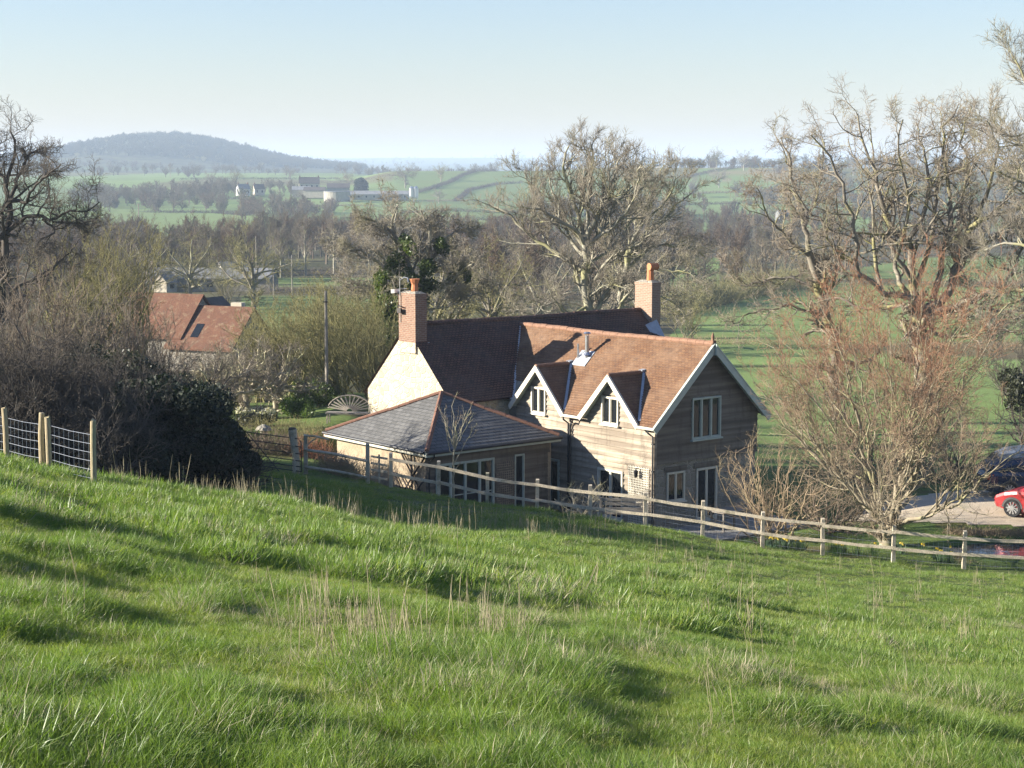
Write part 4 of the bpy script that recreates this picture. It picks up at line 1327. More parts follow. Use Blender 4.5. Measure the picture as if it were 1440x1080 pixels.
# --- thicket on the left: dark evergreen dome, bushes and twiggy scrub
def leafy(name, label, base, blobs, nleaf, size, m, seed, stems=10, m_stem='bark_dark', h=3, spread=1.1, shell=.45):
    """Leafy bush: blobs are (dx, dy, dz, rx, ry, rz) from the base."""
    r = np.random.default_rng(seed)
    e = empty(name, base, 0, label, "bush")
    cs, rs = [], []
    for dx, dy, dz, rx, ry, rz in blobs:
        for q in range(7):                       # break every mass into clumps
            o = unit(r.normal(0, 1, 3)) * r.uniform(.35, .8)
            cs.append((dx + o[0] * rx, dy + o[1] * ry, dz + o[2] * rz)); rs.append((rx * .5, ry * .5, rz * .45))
    V, Q = leaves(cs, rs, nleaf, size, r, shell)
    keep = (V.reshape(-1, 4, 3)[:, :, 2].min(1) > -.2)
    V = V.reshape(-1, 4, 3)[keep].reshape(-1, 3); Q = np.arange(len(V)).reshape(-1, 4)
    mesh_arr("leaves", V, Q, m, e)
    pts = []
    for i in range(stems):
        dx, dy, dz, rx, ry, rz = blobs[r.integers(len(blobs))]
        p0 = np.array([dx * .5 + r.normal(0, .3), dy * .5 + r.normal(0, .3), -.2]); p1 = np.array([dx, dy, dz]) + r.normal(0, .5, 3) * [rx, ry, rz]
        t = np.linspace(0, 1, 9)[:, None]
        pts.append(p0 * (1 - t) + p1 * t + r.normal(0, .06, (9, 3)) * np.sin(t * 3.14))
    pts = np.array(pts); rad = np.linspace(.07, .02, 9)[None, :] * r.uniform(.6, 1.4, (stems, 1))
    tw = branch_out(pts, rad, np.full(stems, h * 1.0), [dict(n=9, len=.4, ang=45, k=5, w=.2, rmin=.012, lmax=1.6, lmin=.5), dict(n=6, len=.5, ang=40, k=3, w=.2, rmin=.008, lmax=.8, lmin=.3)], r)
    V, Q = join([tubes(pts, rad, 6, r)] + [tubes(a_, b_, 3, r) for a_, b_ in tw])
    mesh_arr("branches", V, Q, M[m_stem], e, True)
    return e
leafy("evergreen_bush", "large dark domed evergreen bush beside the iron field gate", at(262, 49.5), [(0, 0, 1.5, 1.7, 2.2, 1.4), (-1.1, .3, 1.8, 1.2, 2.4, 1.2), (1.0, -.2, 1.0, 1.0, 1.8, 1.0), (1.45, -.2, .5, .7, 1.5, .7), (-.2, .4, 2.2, 1.1, 1.8, .8), (-.8, -2.5, 1.0, 1.1, 1.4, .8)], 52000, .06, M['evergreen'], 31, 22)
thorn = [dict(n=9, len=.42, ang=42, angv=12, k=5, w=.16, up=(0, 0, .03), rmin=.011, rr=.55, lmax=1.6, lmin=.5, t0=.15),
         dict(n=8, len=.5, ang=42, angv=12, k=3, w=.16, up=(0, 0, .02), rmin=.007, rr=.6, lmax=.8, lmin=.3, t0=.1),
         dict(n=4, len=.55, ang=38, angv=12, k=2, w=.14, up=(0, 0, .02), rmin=.006, rr=.7, lmax=.45, lmin=.18, t0=.1)]
for i, (px, d, h, lab) in enumerate(((126, 46, 2.8, "dark bare thorn bush directly behind the right hand wire fence post"), (60, 47, 3.1, "dark bare thorn bush behind the paired wire fence posts"),
                                     (0, 46, 3.3, "dark bare thorn bush at the left edge behind the wire fence"), (-70, 47, 3.6, "dark bare thorn bush just outside the left edge"), (172, 52, 3.4, "dark twiggy thorn standing behind the left half of the domed bush"),
                                     (95, 52, 3.6, "tall dark thorn bush filling the gap behind the wire fence"))):
    shrub("thorn_bush", lab, at(px, d), 34, h, 1.15, M['bark_dark'], M['twig_dark'], 140 + i, thorn, .045, None, .95, "bush", .16, 7, .5, .03)
leafy("holly_bush", "low dark leafy holly among the thorns behind the wire fence", at(30, 48.5), [(0, 0, 1.2, 1.6, 1.0, .9), (-1.6, .2, 1.6, 1.2, 1.0, 1.0)], 9000, .055, M['evergreen'], 32, 10)
leafy("evergreen_bush", "dark leafy bush squeezed between the domed bush and the brambly one", at(205, 54), [(0, 0, 2.0, 1.6, 1.6, 1.6), (-1.5, .6, 2.4, 1.4, 1.6, 1.5), (1.2, .8, 1.4, 1.2, 1.4, 1.1)], 22000, .055, M['evergreen'], 36, 14)
leafy("bramble_bush", "brambly grey green bush behind the dark domed bush", at(180, 57), [(0, 0, 2.4, 1.8, 1.4, 1.4), (-2.2, .2, 2.8, 1.6, 1.4, 1.5), (1.9, .2, 2.0, 1.5, 1.3, 1.2)], 26000, .05, M['evergreen2'], 34, 24, 'twig_dark')
fine = [dict(n=7, len=.42, ang=34, angv=10, k=5, w=.12, up=(0, 0, .07), rmin=.012, rr=.55, lmax=1.8, lmin=.5, t0=.2),
        dict(n=7, len=.5, ang=32, angv=10, k=3, w=.12, up=(0, 0, .06), rmin=.008, rr=.6, lmax=.9, lmin=.3, t0=.15),
        dict(n=3, len=.5, ang=30, angv=10, k=2, w=.1, up=(0, 0, .05), rmin=.007, rr=.7, lmax=.5, lmin=.2, t0=.15)]
shrub("scrub_tree", "tall reddish brown twiggy scrub left of the red tiled barn", at(190, 62.5), 30, 4.6, .9, M['twig_brown'], M['twig_brown'], 41, fine, .05, None, .75, "tree")
shrub("scrub_tree", "brown twiggy scrub tree behind the wire fence at left", at(60, 61), 30, 5.6, .9, M['twig_brown'], M['twig_brown'], 42, fine, .05, None, .75, "tree")
shrub("scrub_tree", "reddish brown twiggy scrub between two brown scrub trees at left", at(125, 59.5), 26, 4.8, .9, M['twig_brown'], M['twig_grey'], 43, fine, .05, None, .75, "tree")
shrub("scrub_tree", "low brown twiggy scrub behind the dark domed bush", at(255, 63), 26, 2.8, 1.1, M['twig_brown'], M['twig_grey'], 44, fine, .045, None, .85, "tree")
shrub("scrub_tree", "greyish twiggy scrub beyond the dark bush at the left edge", at(5, 60), 24, 5.0, 1.0, M['twig_grey'], M['twig_grey'], 45, fine, .05, None, .8, "tree")
shrub("willow", "upright yellow green willow stems above the brown scrub at left", at(115, 86), 26, 8.6, .55, M['twig_olive'], M['twig_olive'], 46, fine, .06, None, .6, "tree")
shrub("willow", "yellow green willow stems nearest the red tiled barn", at(180, 88), 26, 8.0, .55, M['twig_olive'], M['twig_olive'], 47, fine, .06, None, .6, "tree")
# olive thicket beyond the garden
for i, (px, d, h, lab) in enumerate(((372, 92, 3.8, "olive twiggy sallow bush in front of the red barn's right gable"), (420, 96, 5.4, "olive twiggy sallow bush left of the garden pole"),
                                     (478, 92, 5.6, "tall olive sallow bush right of the garden pole"), (535, 88, 5.2, "olive sallow bush touching the white gable"),
                                     (446, 104, 6.0, "pale olive sallow bush farthest behind the garden pole"), (325, 86, 2.4, "low olive sallow bush under the barn skylight"),
                                     (520, 104, 6.4, "broad olive sallow bush below the ivy clad tree"))):
    shrub("sallow_bush", lab, at(px, d), 34, h, 1.0, M['twig_olive'], M['twig_olive'], 50 + i, fine, .05, None, .85, "bush")
# gnarled orchard trees in the garden
for i, (px, d, h, lab) in enumerate(((300, 74, 3.4, "old pruned apple tree with crooked boughs left of the garden"), (385, 81, 3.2, "old pruned apple tree with mossy boughs in mid garden"), (345, 80, 3.4, "crooked old apple tree between two others in the garden"))):
    bs = at(px, d)
    r_ = np.random.default_rng(70 + i)
    b3 = bs + np.array([0, 0, 1.1])
    limbs = [[tuple(bs - [0, 0, .2]) + (.15,), tuple(bs + [.1, 0, .6]) + (.13,), tuple(b3) + (.13,)]]
    for j in range(9):
        az = j * 2.4; tl = r_.uniform(.5, 1.2)
        d_ = np.array([math.cos(az) * math.sin(tl), math.sin(az) * math.sin(tl), math.cos(tl)]); p = b3.copy(); q = []
        for n in range(6):
            q.append(tuple(p) + (.09 * (1 - .7 * n / 5),)); d_ = unit(d_ + r_.normal(0, .3, 3) + np.array([0, 0, .06])); p = p + d_ * h / 7
        limbs.append(q)
    lv = [dict(n=8, len=.5, ang=60, angv=16, k=6, w=.3, up=(0, 0, .1), rmin=.018, rr=.5, lmax=1.3, lmin=.5, t0=.3),
          dict(n=7, len=.5, ang=48, angv=14, k=4, w=.2, up=(0, 0, .14), rmin=.009, rr=.6, lmax=.8, lmin=.3, t0=.2),
          dict(n=4, len=.5, ang=40, angv=14, k=3, w=.2, up=(0, 0, .1), rmin=.007, rr=.6, lmax=.5, lmin=.2, t0=.2)]
    tree("apple_tree", lab, "tree", bs, limbs, lv, M['bark_pale'], M['twig_grey'], 80 + i)

# ------------------------------------------------------------------ middle distance: woods, hedges, farms
def proto_tree(kind, h, nt, rmin, seed):
    """A bare tree of one mesh-worth of arrays for the distance (trunk arrays, crown arrays)."""
    r = np.random.default_rng(seed)
    limbs = []
    if kind == 'round':
        limbs.append([(0, 0, -.5, h * .03), (0, 0, h * .2, h * .024), (.1, 0, h * .42, h * .018)])
        for i in range(11):
            az, tl = i * 2.4, r.uniform(.15, 1.25)
            d = np.array([math.cos(az) * math.sin(tl), math.sin(az) * math.sin(tl), math.cos(tl)]); p = np.array([.05, 0, h * r.uniform(.22, .4)]); q = []
            for j in range(5):
                q.append(tuple(p) + (h * .013 * (1 - .8 * j / 4),)); d = unit(d + r.normal(0, .2, 3) + np.array([0, 0, .06])); p = p + d * h * .62 / 4.6
            limbs.append(q)
        up, ang, w = .05, 50, .22
    elif kind == 'tall':
        limbs.append([(0, 0, -.5, h * .022), (0, .1, h * .4, h * .016), (.1, 0, h * .95, h * .003)])
        for i in range(12):
            az, z0 = i * 2.4, h * (.25 + .55 * i / 12)
            tl = .75; d = np.array([math.cos(az) * math.sin(tl), math.sin(az) * math.sin(tl), math.cos(tl)]); p = np.array([0, 0, z0]); q = []
            for j in range(5):
                q.append(tuple(p) + (h * .008 * (1 - .8 * j / 4),)); d = unit(d + r.normal(0, .1, 3) + np.array([0, 0, .12])); p = p + d * (h - z0) * .6 / 4
            limbs.append(q)
        up, ang, w = .1, 40, .12
    else:
        for i in range(22):
            az, tl = i * 2.4, .85 * math.sqrt(r.random())
            d = np.array([math.cos(az) * math.sin(tl), math.sin(az) * math.sin(tl), math.cos(tl)]); p = np.array([r.normal(0, .4), r.normal(0, .4), -.3]); q = []
            for j in range(5):
                q.append(tuple(p) + (h * .010 * (1 - .8 * j / 4),)); d = unit(d + r.normal(0, .1, 3) + np.array([0, 0, .05])); p = p + d * h * r.uniform(.75, 1.05) / 4
            limbs.append(q)
        up, ang, w = .07, 36, .12
    res = [resample(l, 8) for l in limbs]
    pts, rad, ln = np.stack([q[0][:, :3] for q in res]), np.stack([q[0][:, 3] for q in res]), np.array([q[1] for q in res])
    n1, n2, n3 = nt
    lv = [dict(n=n1, len=.42, ang=ang, k=4, w=w, up=(0, 0, up), rmin=rmin * 1.4, rr=.5, lmax=h * .26, lmin=h * .07, t0=.2),
          dict(n=n2, len=.5, ang=ang, k=3, w=w, up=(0, 0, up), rmin=rmin, rr=.6, lmax=h * .14, lmin=h * .04, t0=.15)]
    if n3: lv.append(dict(n=n3, len=.5, ang=ang - 6, k=2, w=w, up=(0, 0, up), rmin=rmin * .8, rr=.7, lmax=h * .08, lmin=h * .03, t0=.15))
    out = branch_out(pts, np.maximum(rad, rmin), ln, lv, r)
    return tubes(pts, np.maximum(rad, rmin), 5, r), join([tubes(a, b, 3, r) for a, b in out])

PROTO = {}
for key, kind, h, nt, rm, mt, seed in (('oak', 'round', 11, (9, 8, 4), .014, 'grey', 1), ('oak2', 'round', 12, (9, 8, 4), .014, 'olive', 2), ('ash', 'tall', 13, (10, 8, 4), .013, 'grey', 3),
                                       ('brown', 'tall', 12, (10, 8, 4), .013, 'brown', 4), ('bush', 'bush', 6, (7, 7, 3), .012, 'olive', 5), ('bush2', 'bush', 5.5, (7, 7, 3), .012, 'brown', 6)):
    (tv, tq), (cv, cq) = proto_tree(kind, h, nt, rm, seed)
    PROTO[key] = (tv, tq, cv, cq, M['bark_oak'] if mt != 'grey' else M['bark_ash'], M['twig_' + mt])
_first = {}
def put_tree(key, px, d, s, name, label, group=None, rz=None, mats=None):
    """One countable bare tree of the middle distance with its own trunk and crown."""
    loc = at(px, d)
    rz = random.uniform(0, 6.28) if rz is None else rz
    kk = (key, mats)
    if kk in _first:
        e = copy_tree(_first[kk])
        e.name = name
        for k_ in ('group',):
            if k_ in e: del e[k_]
    else:
        tv, tq, cv, cq, ma, mb_ = PROTO[key]
        e = empty(name, (0, 0, 0), 0)
        mesh_arr("trunk", tv, tq, ma, e, True)
        mesh_arr("crown", cv, cq, M[mats] if mats else mb_, e, True)
        _first[kk] = e
    e.location, e.rotation_euler, e.scale = loc, (0, 0, rz), (s, s, s * random.uniform(.92, 1.08))
    tag(e, label, "tree", group)
    return e
put_tree('oak', 268, 246, 1.12, "field_oak", "bare oak with ivy dark trunk beyond the red barn's ridge", mats='twig_olive')
put_tree('oak2', 357, 238, 1.1, "field_oak", "bare spreading oak with a dark trunk right of the red barn", mats='twig_olive')
put_tree('oak', 205, 255, 1.0, "field_oak", "bare rounded oak left of the white lane buildings")
put_tree('bush', 318, 262, 1.0, "thorn_tree", "low olive thorn between the two oaks beyond the red barn")
for i, (px, d, s, key, lab) in enumerate(((672, 118, .8, 'bush', "olive twiggy tree between the ivy clad tree and the tall ash"), (715, 124, .85, 'bush', "olive twiggy tree left of the tall ash trunk"),
                                          (650, 104, .6, 'bush', "low olive bush touching the ridge right of the ivy clad tree"), (700, 106, .6, 'bush', "low olive bush behind the dark tiled ridge"),
                                          (755, 108, .62, 'bush', "low olive bush left of the ash trunk above the ridge"), (790, 116, .8, 'bush', "olive bush close beside the ash trunk"),
                                          (860, 120, .7, 'bush2', "brown bush between the ash trunk and the right chimney"), (935, 112, .55, 'bush2', "brown bush right of the right hand chimney"),
                                          (612, 122, 1.0, 'oak2', "olive lichened oak behind the ivy clad tree"), (690, 150, .9, 'oak2', "olive lichened oak behind the bushes above the ridge"),
                                          (760, 165, 1.0, 'oak', "grey oak glimpsed through the tall ash"), (900, 175, .95, 'oak', "grey oak beyond the leaning ash"),
                                          (968, 190, .8, 'bush', "olive bush at the meadow corner right of the leaning ash"), (545, 140, .8, 'bush', "olive bush left of the ivy clad tree"))):
    put_tree(key, px, d, s, "twiggy_tree" if key.startswith('bush') else "field_oak", lab)
for i, (px, d, s, lab) in enumerate(((1430, 120, .85, "dark bush under the oak boughs at the right edge"), (1395, 178, .8, "brown bush in the hedge below the mossy oak boughs"))):
    put_tree('bush2', px, d, s, "twiggy_tree", lab, mats='twig_dark')
# single trees of the far fields
for i, (px, d, s, key, lab) in enumerate(((297, 1350, 1.5, 'oak', "round bare oak above the white farmhouse"), (333, 1430, 1.2, 'oak2', "smaller bare oak right of the one above the white farmhouse"),
                                          (408, 1560, 1.4, 'oak', "wide bare oak on the skyline above the farm barns"), (489, 1330, 1.5, 'oak', "bare oak behind the dark evergreen at the farm"),
                                          (570, 1330, 2.0, 'oak', "largest bare oak of the far fields right of the farm"), (620, 1420, 1.4, 'oak2', "bare oak against the hazy plain right of the largest field oak"),
                                          (617, 1150, 1.0, 'oak', "small bare oak in the field below the curved hedge"), (1011, 1330, 1.6, 'oak', "lone dark oak in the tan hillside field"),
                                          (1046, 1500, 1.7, 'oak', "round bare oak on the right hand skyline"), (1008, 1560, 1.6, 'oak2', "broad bare oak on the skyline left of the round one"),
                                          (1043, 1300, .7, 'oak', "little bare tree in the tan hillside field"), (1110, 1480, 1.8, 'oak2', "bare oak on the skyline behind the gnarled oak"),
                                          (240, 1700, 1.1, 'ash', "hazy tree at the foot of the wooded hill"), (700, 1600, 1.0, 'oak', "small bare tree on the curved hedge"),
                                          (1200, 1450, 1.5, 'oak', "bare oak on the skyline through the mossy oak"), (1300, 1500, 1.6, 'oak2', "wide bare oak on the skyline at right"))):
    put_tree(key, px, d, s, "field_oak", lab)
k_ = 0
for px, d, s in ((330, 330, .9), (395, 345, .8), (430, 352, .9), (470, 360, .95), (520, 365, .9), (560, 340, .8)):
    put_tree('ash', px, d, s, "hedge_tree", "slim bare tree along the lane hedge beyond the red barn", "slim trees along the lane hedge")

# far sheet-like woods: points with instanced bare trees, one object per wood
def lod_tree(name, kind, h, nt, rm, m, seed):
    (tv, tq), (cv, cq) = proto_tree(kind, h, nt, rm, seed)
    V, Q = join([(tv, tq), (cv, cq)])
    o = mesh_arr(name, V, Q, m, smooth=True)
    COL.objects.unlink(o)
    return o
def scatter(name, pts, rot, scl, idx, srcs):
    """ONE object of kind stuff: instances of the source meshes on the given points."""
    me = bpy.data.meshes.new(name)
    me.vertices.add(len(pts))
    me.vertices.foreach_set("co", np.asarray(pts, np.float32).ravel())
    for nm, ty, val in (("rot", 'FLOAT_VECTOR', rot), ("scl", 'FLOAT_VECTOR', scl)):
        at2 = me.attributes.new(nm, ty, 'POINT'); at2.data.foreach_set("vector", np.asarray(val, np.float32).ravel())
    at2 = me.attributes.new("idx", 'INT', 'POINT'); at2.data.foreach_set("value", np.asarray(idx, np.int32))
    o = bpy.data.objects.new(name, me)
    COL.objects.link(o)
    ng = bpy.data.node_groups.new(name, 'GeometryNodeTree')
    ng.interface.new_socket("Geometry", in_out='INPUT', socket_type='NodeSocketGeometry')
    ng.interface.new_socket("Geometry", in_out='OUTPUT', socket_type='NodeSocketGeometry')
    N, L = ng.nodes, ng.links
    gi, go, jn = N.new("NodeGroupInput"), N.new("NodeGroupOutput"), N.new("GeometryNodeJoinGeometry")
    def attr(nm, ty):
        a = N.new("GeometryNodeInputNamedAttribute"); a.data_type = ty; a.inputs["Name"].default_value = nm
        return a.outputs["Attribute"]
    ar, as_, ai = attr("rot", 'FLOAT_VECTOR'), attr("scl", 'FLOAT_VECTOR'), attr("idx", 'INT')
    for i, s in enumerate(srcs):
        oi = N.new("GeometryNodeObjectInfo"); oi.inputs["Object"].default_value = s; oi.inputs["As Instance"].default_value = True
        cp = N.new("FunctionNodeCompare"); cp.data_type = 'INT'; cp.operation = 'EQUAL'
        L.new(ai, cp.inputs[2]); cp.inputs[3].default_value = i
        ip = N.new("GeometryNodeInstanceOnPoints")
        L.new(gi.outputs[0], ip.inputs["Points"]); L.new(cp.outputs[0], ip.inputs["Selection"]); L.new(oi.outputs["Geometry"], ip.inputs["Instance"])
        L.new(ar, ip.inputs["Rotation"]); L.new(as_, ip.inputs["Scale"])
        L.new(ip.outputs[0], jn.inputs[0])
    L.new(jn.outputs[0], go.inputs[0])
    md = o.modifiers.new("scatter", 'NODES'); md.node_group = ng
    return tag(o, kind='stuff')
M['wood_grey'] = m_bark("wood_grey_twigs", (.165, .14, .105), (.12, .10, .075), (.16, .15, .08))
M['wood_brown'] = m_bark("wood_brown_twigs", (.155, .11, .075), (.11, .08, .055))
M['wood_olive'] = m_bark("wood_olive_twigs", (.155, .145, .065), (.115, .11, .05))
W = [lod_tree("wood_ash", 'tall', 12, (9, 8, 3), .022, M['wood_grey'], 101), lod_tree("wood_alder", 'tall', 11, (9, 8, 3), .022, M['wood_brown'], 102),
     lod_tree("wood_oak", 'round', 11, (8, 8, 3), .022, M['wood_grey'], 103), lod_tree("wood_sallow", 'bush', 6.5, (7, 6, 3), .020, M['wood_olive'], 104),
     lod_tree("wood_birch", 'tall', 11, (9, 8, 3), .022, M['wood_grey'], 105)]
WF = [lod_tree("far_ash", 'tall', 11, (7, 6, 0), .07, M['wood_grey'], 111), lod_tree("far_oak", 'round', 11, (7, 7, 0), .07, M['wood_grey'], 112), lod_tree("far_alder", 'bush', 8, (6, 6, 0), .07, M['wood_brown'], 113),
      lod_tree("far_olive", 'bush', 6, (6, 5, 0), .07, M['wood_olive'], 114)]
def wood(name, polys, n, srcs, probs, s0, s1, seed, clump=0.0, scale_n=60, cond=None):
    r = np.random.default_rng(seed)
    out = []
    for poly, cnt in zip(polys, n):
        px0, px1 = min(q[0] for q in poly), max(q[0] for q in poly); d0, d1 = min(q[1] for q in poly), max(q[1] for q in poly)
        got = 0
        while got < cnt:
            px = r.uniform(px0, px1, 4 * cnt); d = np.sqrt(r.uniform(d0 ** 2, d1 ** 2, 4 * cnt))
            ok = poly_in(px, d, poly)
            x = (px - 720) / F * d
            if clump: ok &= fbm(x / scale_n, d / scale_n, seed) > clump
            if cond: ok &= cond(x, d)
            x, d = x[ok][:cnt - got], d[ok][:cnt - got]
            if len(x) == 0: break
            out.append(np.stack([x, d, G(x, d) - .3], -1)); got += len(x)
    p = np.concatenate(out); m = len(p)
    s = r.uniform(s0, s1, m)
    kind = r.choice(len(srcs), m, p=probs)
    # trees of a kind stand together
    kind = np.where(fbm(p[:, 0] / 45, p[:, 1] / 45, seed + 5) > .56, 1, kind)
    return scatter(name, p, np.stack([r.normal(0, .03, m), r.normal(0, .03, m), r.uniform(0, 6.28, m)], -1), np.stack([s, s, s * r.uniform(.9, 1.15, m)], -1), kind, srcs)
wood("valley_woodland", [
    [(150, 372), (350, 372), (400, 400), (560, 395), (730, 400), (740, 620), (430, 660), (330, 520), (140, 440)],
    [(640, 190), (745, 190), (790, 400), (640, 390)],
    [(730, 240), (940, 265), (985, 300), (1120, 370), (1130, 760), (880, 780), (730, 600)],
    [(1120, 560), (1500, 560), (1500, 900), (1120, 900)],
    [(-80, 130), (120, 140), (190, 230), (190, 560), (-80, 560)],
    [(150, 320), (340, 325), (340, 372), (150, 372)]], [250, 34, 210, 100, 170, 36], W, [.28, .2, .2, .16, .16], .58, .98, 201)
wood("far_copses", [
    [(100, 1010), (320, 1010), (330, 1330), (110, 1330)], [(330, 860), (470, 860), (470, 1040), (340, 1040)], [(600, 640), (960, 790), (960, 1000), (740, 1000), (600, 700)],
    [(960, 900), (1500, 900), (1500, 1250), (960, 1230)], [(1090, 1250), (1500, 1250), (1500, 1540), (1090, 1540)],
    [(60, 1700), (700, 1700), (700, 2500), (60, 2500)], [(700, 1900), (1500, 1700), (1500, 2600), (700, 2600)],
    [(240, 1200), (420, 1240), (420, 1330), (240, 1300)], [(940, 1540), (1500, 1530), (1500, 1640), (940, 1650)]], [110, 50, 110, 210, 120, 190, 130, 34, 80], WF, [.3, .3, .25, .15], .7, 1.2, 202, .44, 130)
M['twig_hill'] = m_bark("hill_wood_twigs", (.115, .105, .07), (.08, .075, .05))
HF = [lod_tree("hill_ash", 'tall', 11, (7, 6, 0), .09, M['twig_hill'], 121), lod_tree("hill_oak", 'round', 11, (7, 7, 0), .09, M['twig_hill'], 122), lod_tree("hill_alder", 'bush', 8, (6, 6, 0), .09, M['twig_hill'], 123),
      lod_tree("hill_thorn", 'bush', 6, (6, 5, 0), .09, M['twig_olive'], 124)]
wood("hill_woodland", [[(-60, 2650), (620, 2650), (620, 3450), (-60, 3450)]], [3300], HF, [.3, .3, .3, .1], .8, 1.25, 203, cond=lambda x, d: (x + 575) ** 2 / 330 ** 2 + (d - 3050) ** 2 / 480 ** 2 < 1)
wood("plain_woodland", [[(-50, 3500), (1500, 3500), (1500, 8300), (-50, 8300)]], [900], WF, [.3, .4, .2, .1], .9, 1.6, 204, .5, 500)

def hedge(label, pts, h, w, per_m, r0, m, seed, name="hedge", leafm=None):
    """Strip of random sticks along a line of (px, d) points on the ground."""
    r = np.random.default_rng(seed)
    q = np.array([at(*p) for p in pts])
    L = np.concatenate([[0], np.cumsum(np.linalg.norm(np.diff(q[:, :2], axis=0), axis=1))])
    n = int(L[-1] * per_m)
    t = r.uniform(0, L[-1], n)
    x, y = np.interp(t, L, q[:, 0]) + r.normal(0, w * .35, n), np.interp(t, L, q[:, 1]) + r.normal(0, w * .35, n)
    hh = h * (.7 + .6 * fbm(t / 3.0, t * 0, seed)) * r.uniform(.5, 1.0, n)
    st = np.stack([x, y, G(x, y) - .05], -1)
    base = q.mean(0)
    zs = r.random(n) ** 1.5
    st[:, 2] += zs * hh * .7
    d = np.stack([r.normal(0, .6, n), r.normal(0, .6, n), r.uniform(.2, 1, n)], -1)
    p = grow(st - base, d, hh * (1 - zs * .6) * .6, 3, .25, np.array([0, 0, .1]), r)
    V, Q = tubes(p, r0 * np.linspace(1, .5, 4)[None, :] * r.uniform(.7, 1.3, (n, 1)), 3, r)
    e = mesh_arr(name, V, Q, m, smooth=True, loc=base)
    return tag(e, label, "hedge")
hedge("russet sedge and dead stems along the far bank of the pond", [(1335, 60.2), (1375, 60.1), (1420, 60.0), (1500, 59.9)], .42, .6, 700, .006, M['twig_tan'], 300, "sedge")
hedge("thick brown hedge along the top of the right hand meadow", [(930, 236), (985, 262), (1060, 300), (1135, 335)], 5.0, 4, 90, .026, M['twig_olive'], 301)
hedge("low brown hedge crossing the right hand meadow", [(950, 182), (1080, 180), (1200, 178), (1470, 172)], 1.3, 1.4, 60, .014, M['twig_tan'], 302)
hedge("clipped hedge beside the lane beyond the red barn", [(370, 290), (450, 296), (560, 298)], 2.0, 1.4, 60, .016, M['twig_grey'], 303)
hedge("dark hedge at the far side of the lane field", [(330, 352), (560, 358)], 2.2, 2, 40, .02, M['twig_brown'], 304)
hedge("hedge across the field below the round farm store", [(410, 1085), (560, 1095)], 2.5, 2.5, 14, .06, M['twig_grey'], 305)
hedge("curved dark hedge climbing the far green knoll", [(585, 1270), (612, 1330), (632, 1400), (650, 1480), (670, 1545), (700, 1555)], 4, 3, 14, .07, M['twig_dark'], 306)
hedge("hedge running along the middle of the far green knoll", [(600, 1180), (720, 1190)], 2.6, 2.5, 14, .07, M['twig_brown'], 307)
hedge("skyline hedge of the far fields above the farm", [(375, 1490), (540, 1500), (585, 1480)], 3, 3, 12, .07, M['twig_brown'], 308)
hedge("dark skyline hedge above the tan hillside field", [(965, 1440), (1010, 1500), (1060, 1545), (1120, 1550)], 3.5, 3, 14, .07, M['twig_dark'], 309)
hedge("hedge at the foot of the tan hillside field", [(960, 1250), (1020, 1270), (1110, 1290)], 3, 3, 14, .07, M['twig_brown'], 310)
for i, (a_, lab) in enumerate((([(205, 1005), (300, 1000), (345, 960)], "dark hedge along the far side of the left green field"), ([(215, 1150), (300, 1180), (345, 1190)], "hedge between two pale green fields left of the white farmhouse"),
                          ([(560, 1000), (640, 1020), (730, 1000)], "hedge under the far green knoll right of the farm"), ([(640, 1180), (660, 1300), (700, 1380), (735, 1400)], "hedge dividing the two fields of the far knoll"),
                          ([(600, 880), (690, 900), (740, 880)], "lowest hedge of the far fields behind the ivy clad tree"), ([(960, 1130), (1040, 1150), (1130, 1140)], "hedge along the green field below the tan hillside"),
                          ([(1130, 1000), (1260, 1010), (1440, 990)], "hedge crossing the far slope behind the mossy oak"), ([(250, 1600), (380, 1620), (480, 1640)], "hazy hedge at the foot of the wooded hill"))):
    hedge(lab, a_, 3.2, 3, 16, .07, M['twig_dark'], 320 + i)
hedge("tawny garden hedge in front of the slate roofed extension", [(455, 62.4), (482, 61.6), (508, 61.0)], 1.15, .8, 500, .006, M['twig_tan'], 311)
hedge("brown beech hedge behind the iron gate", [(340, 66), (388, 66.5), (432, 66)], 1.3, .9, 380, .007, M['twig_brown'], 312)
hedge("mixed twiggy border along the garden lawn", [(330, 71), (390, 72), (440, 71), (470, 69)], 1.3, 1.2, 340, .006, M['twig_olive'], 313)
hedge("red stemmed dogwood clump left of the slate roof corner", [(418, 66), (450, 66), (472, 65.5)], 1.5, .7, 420, .006, M['twig_red'], 314)

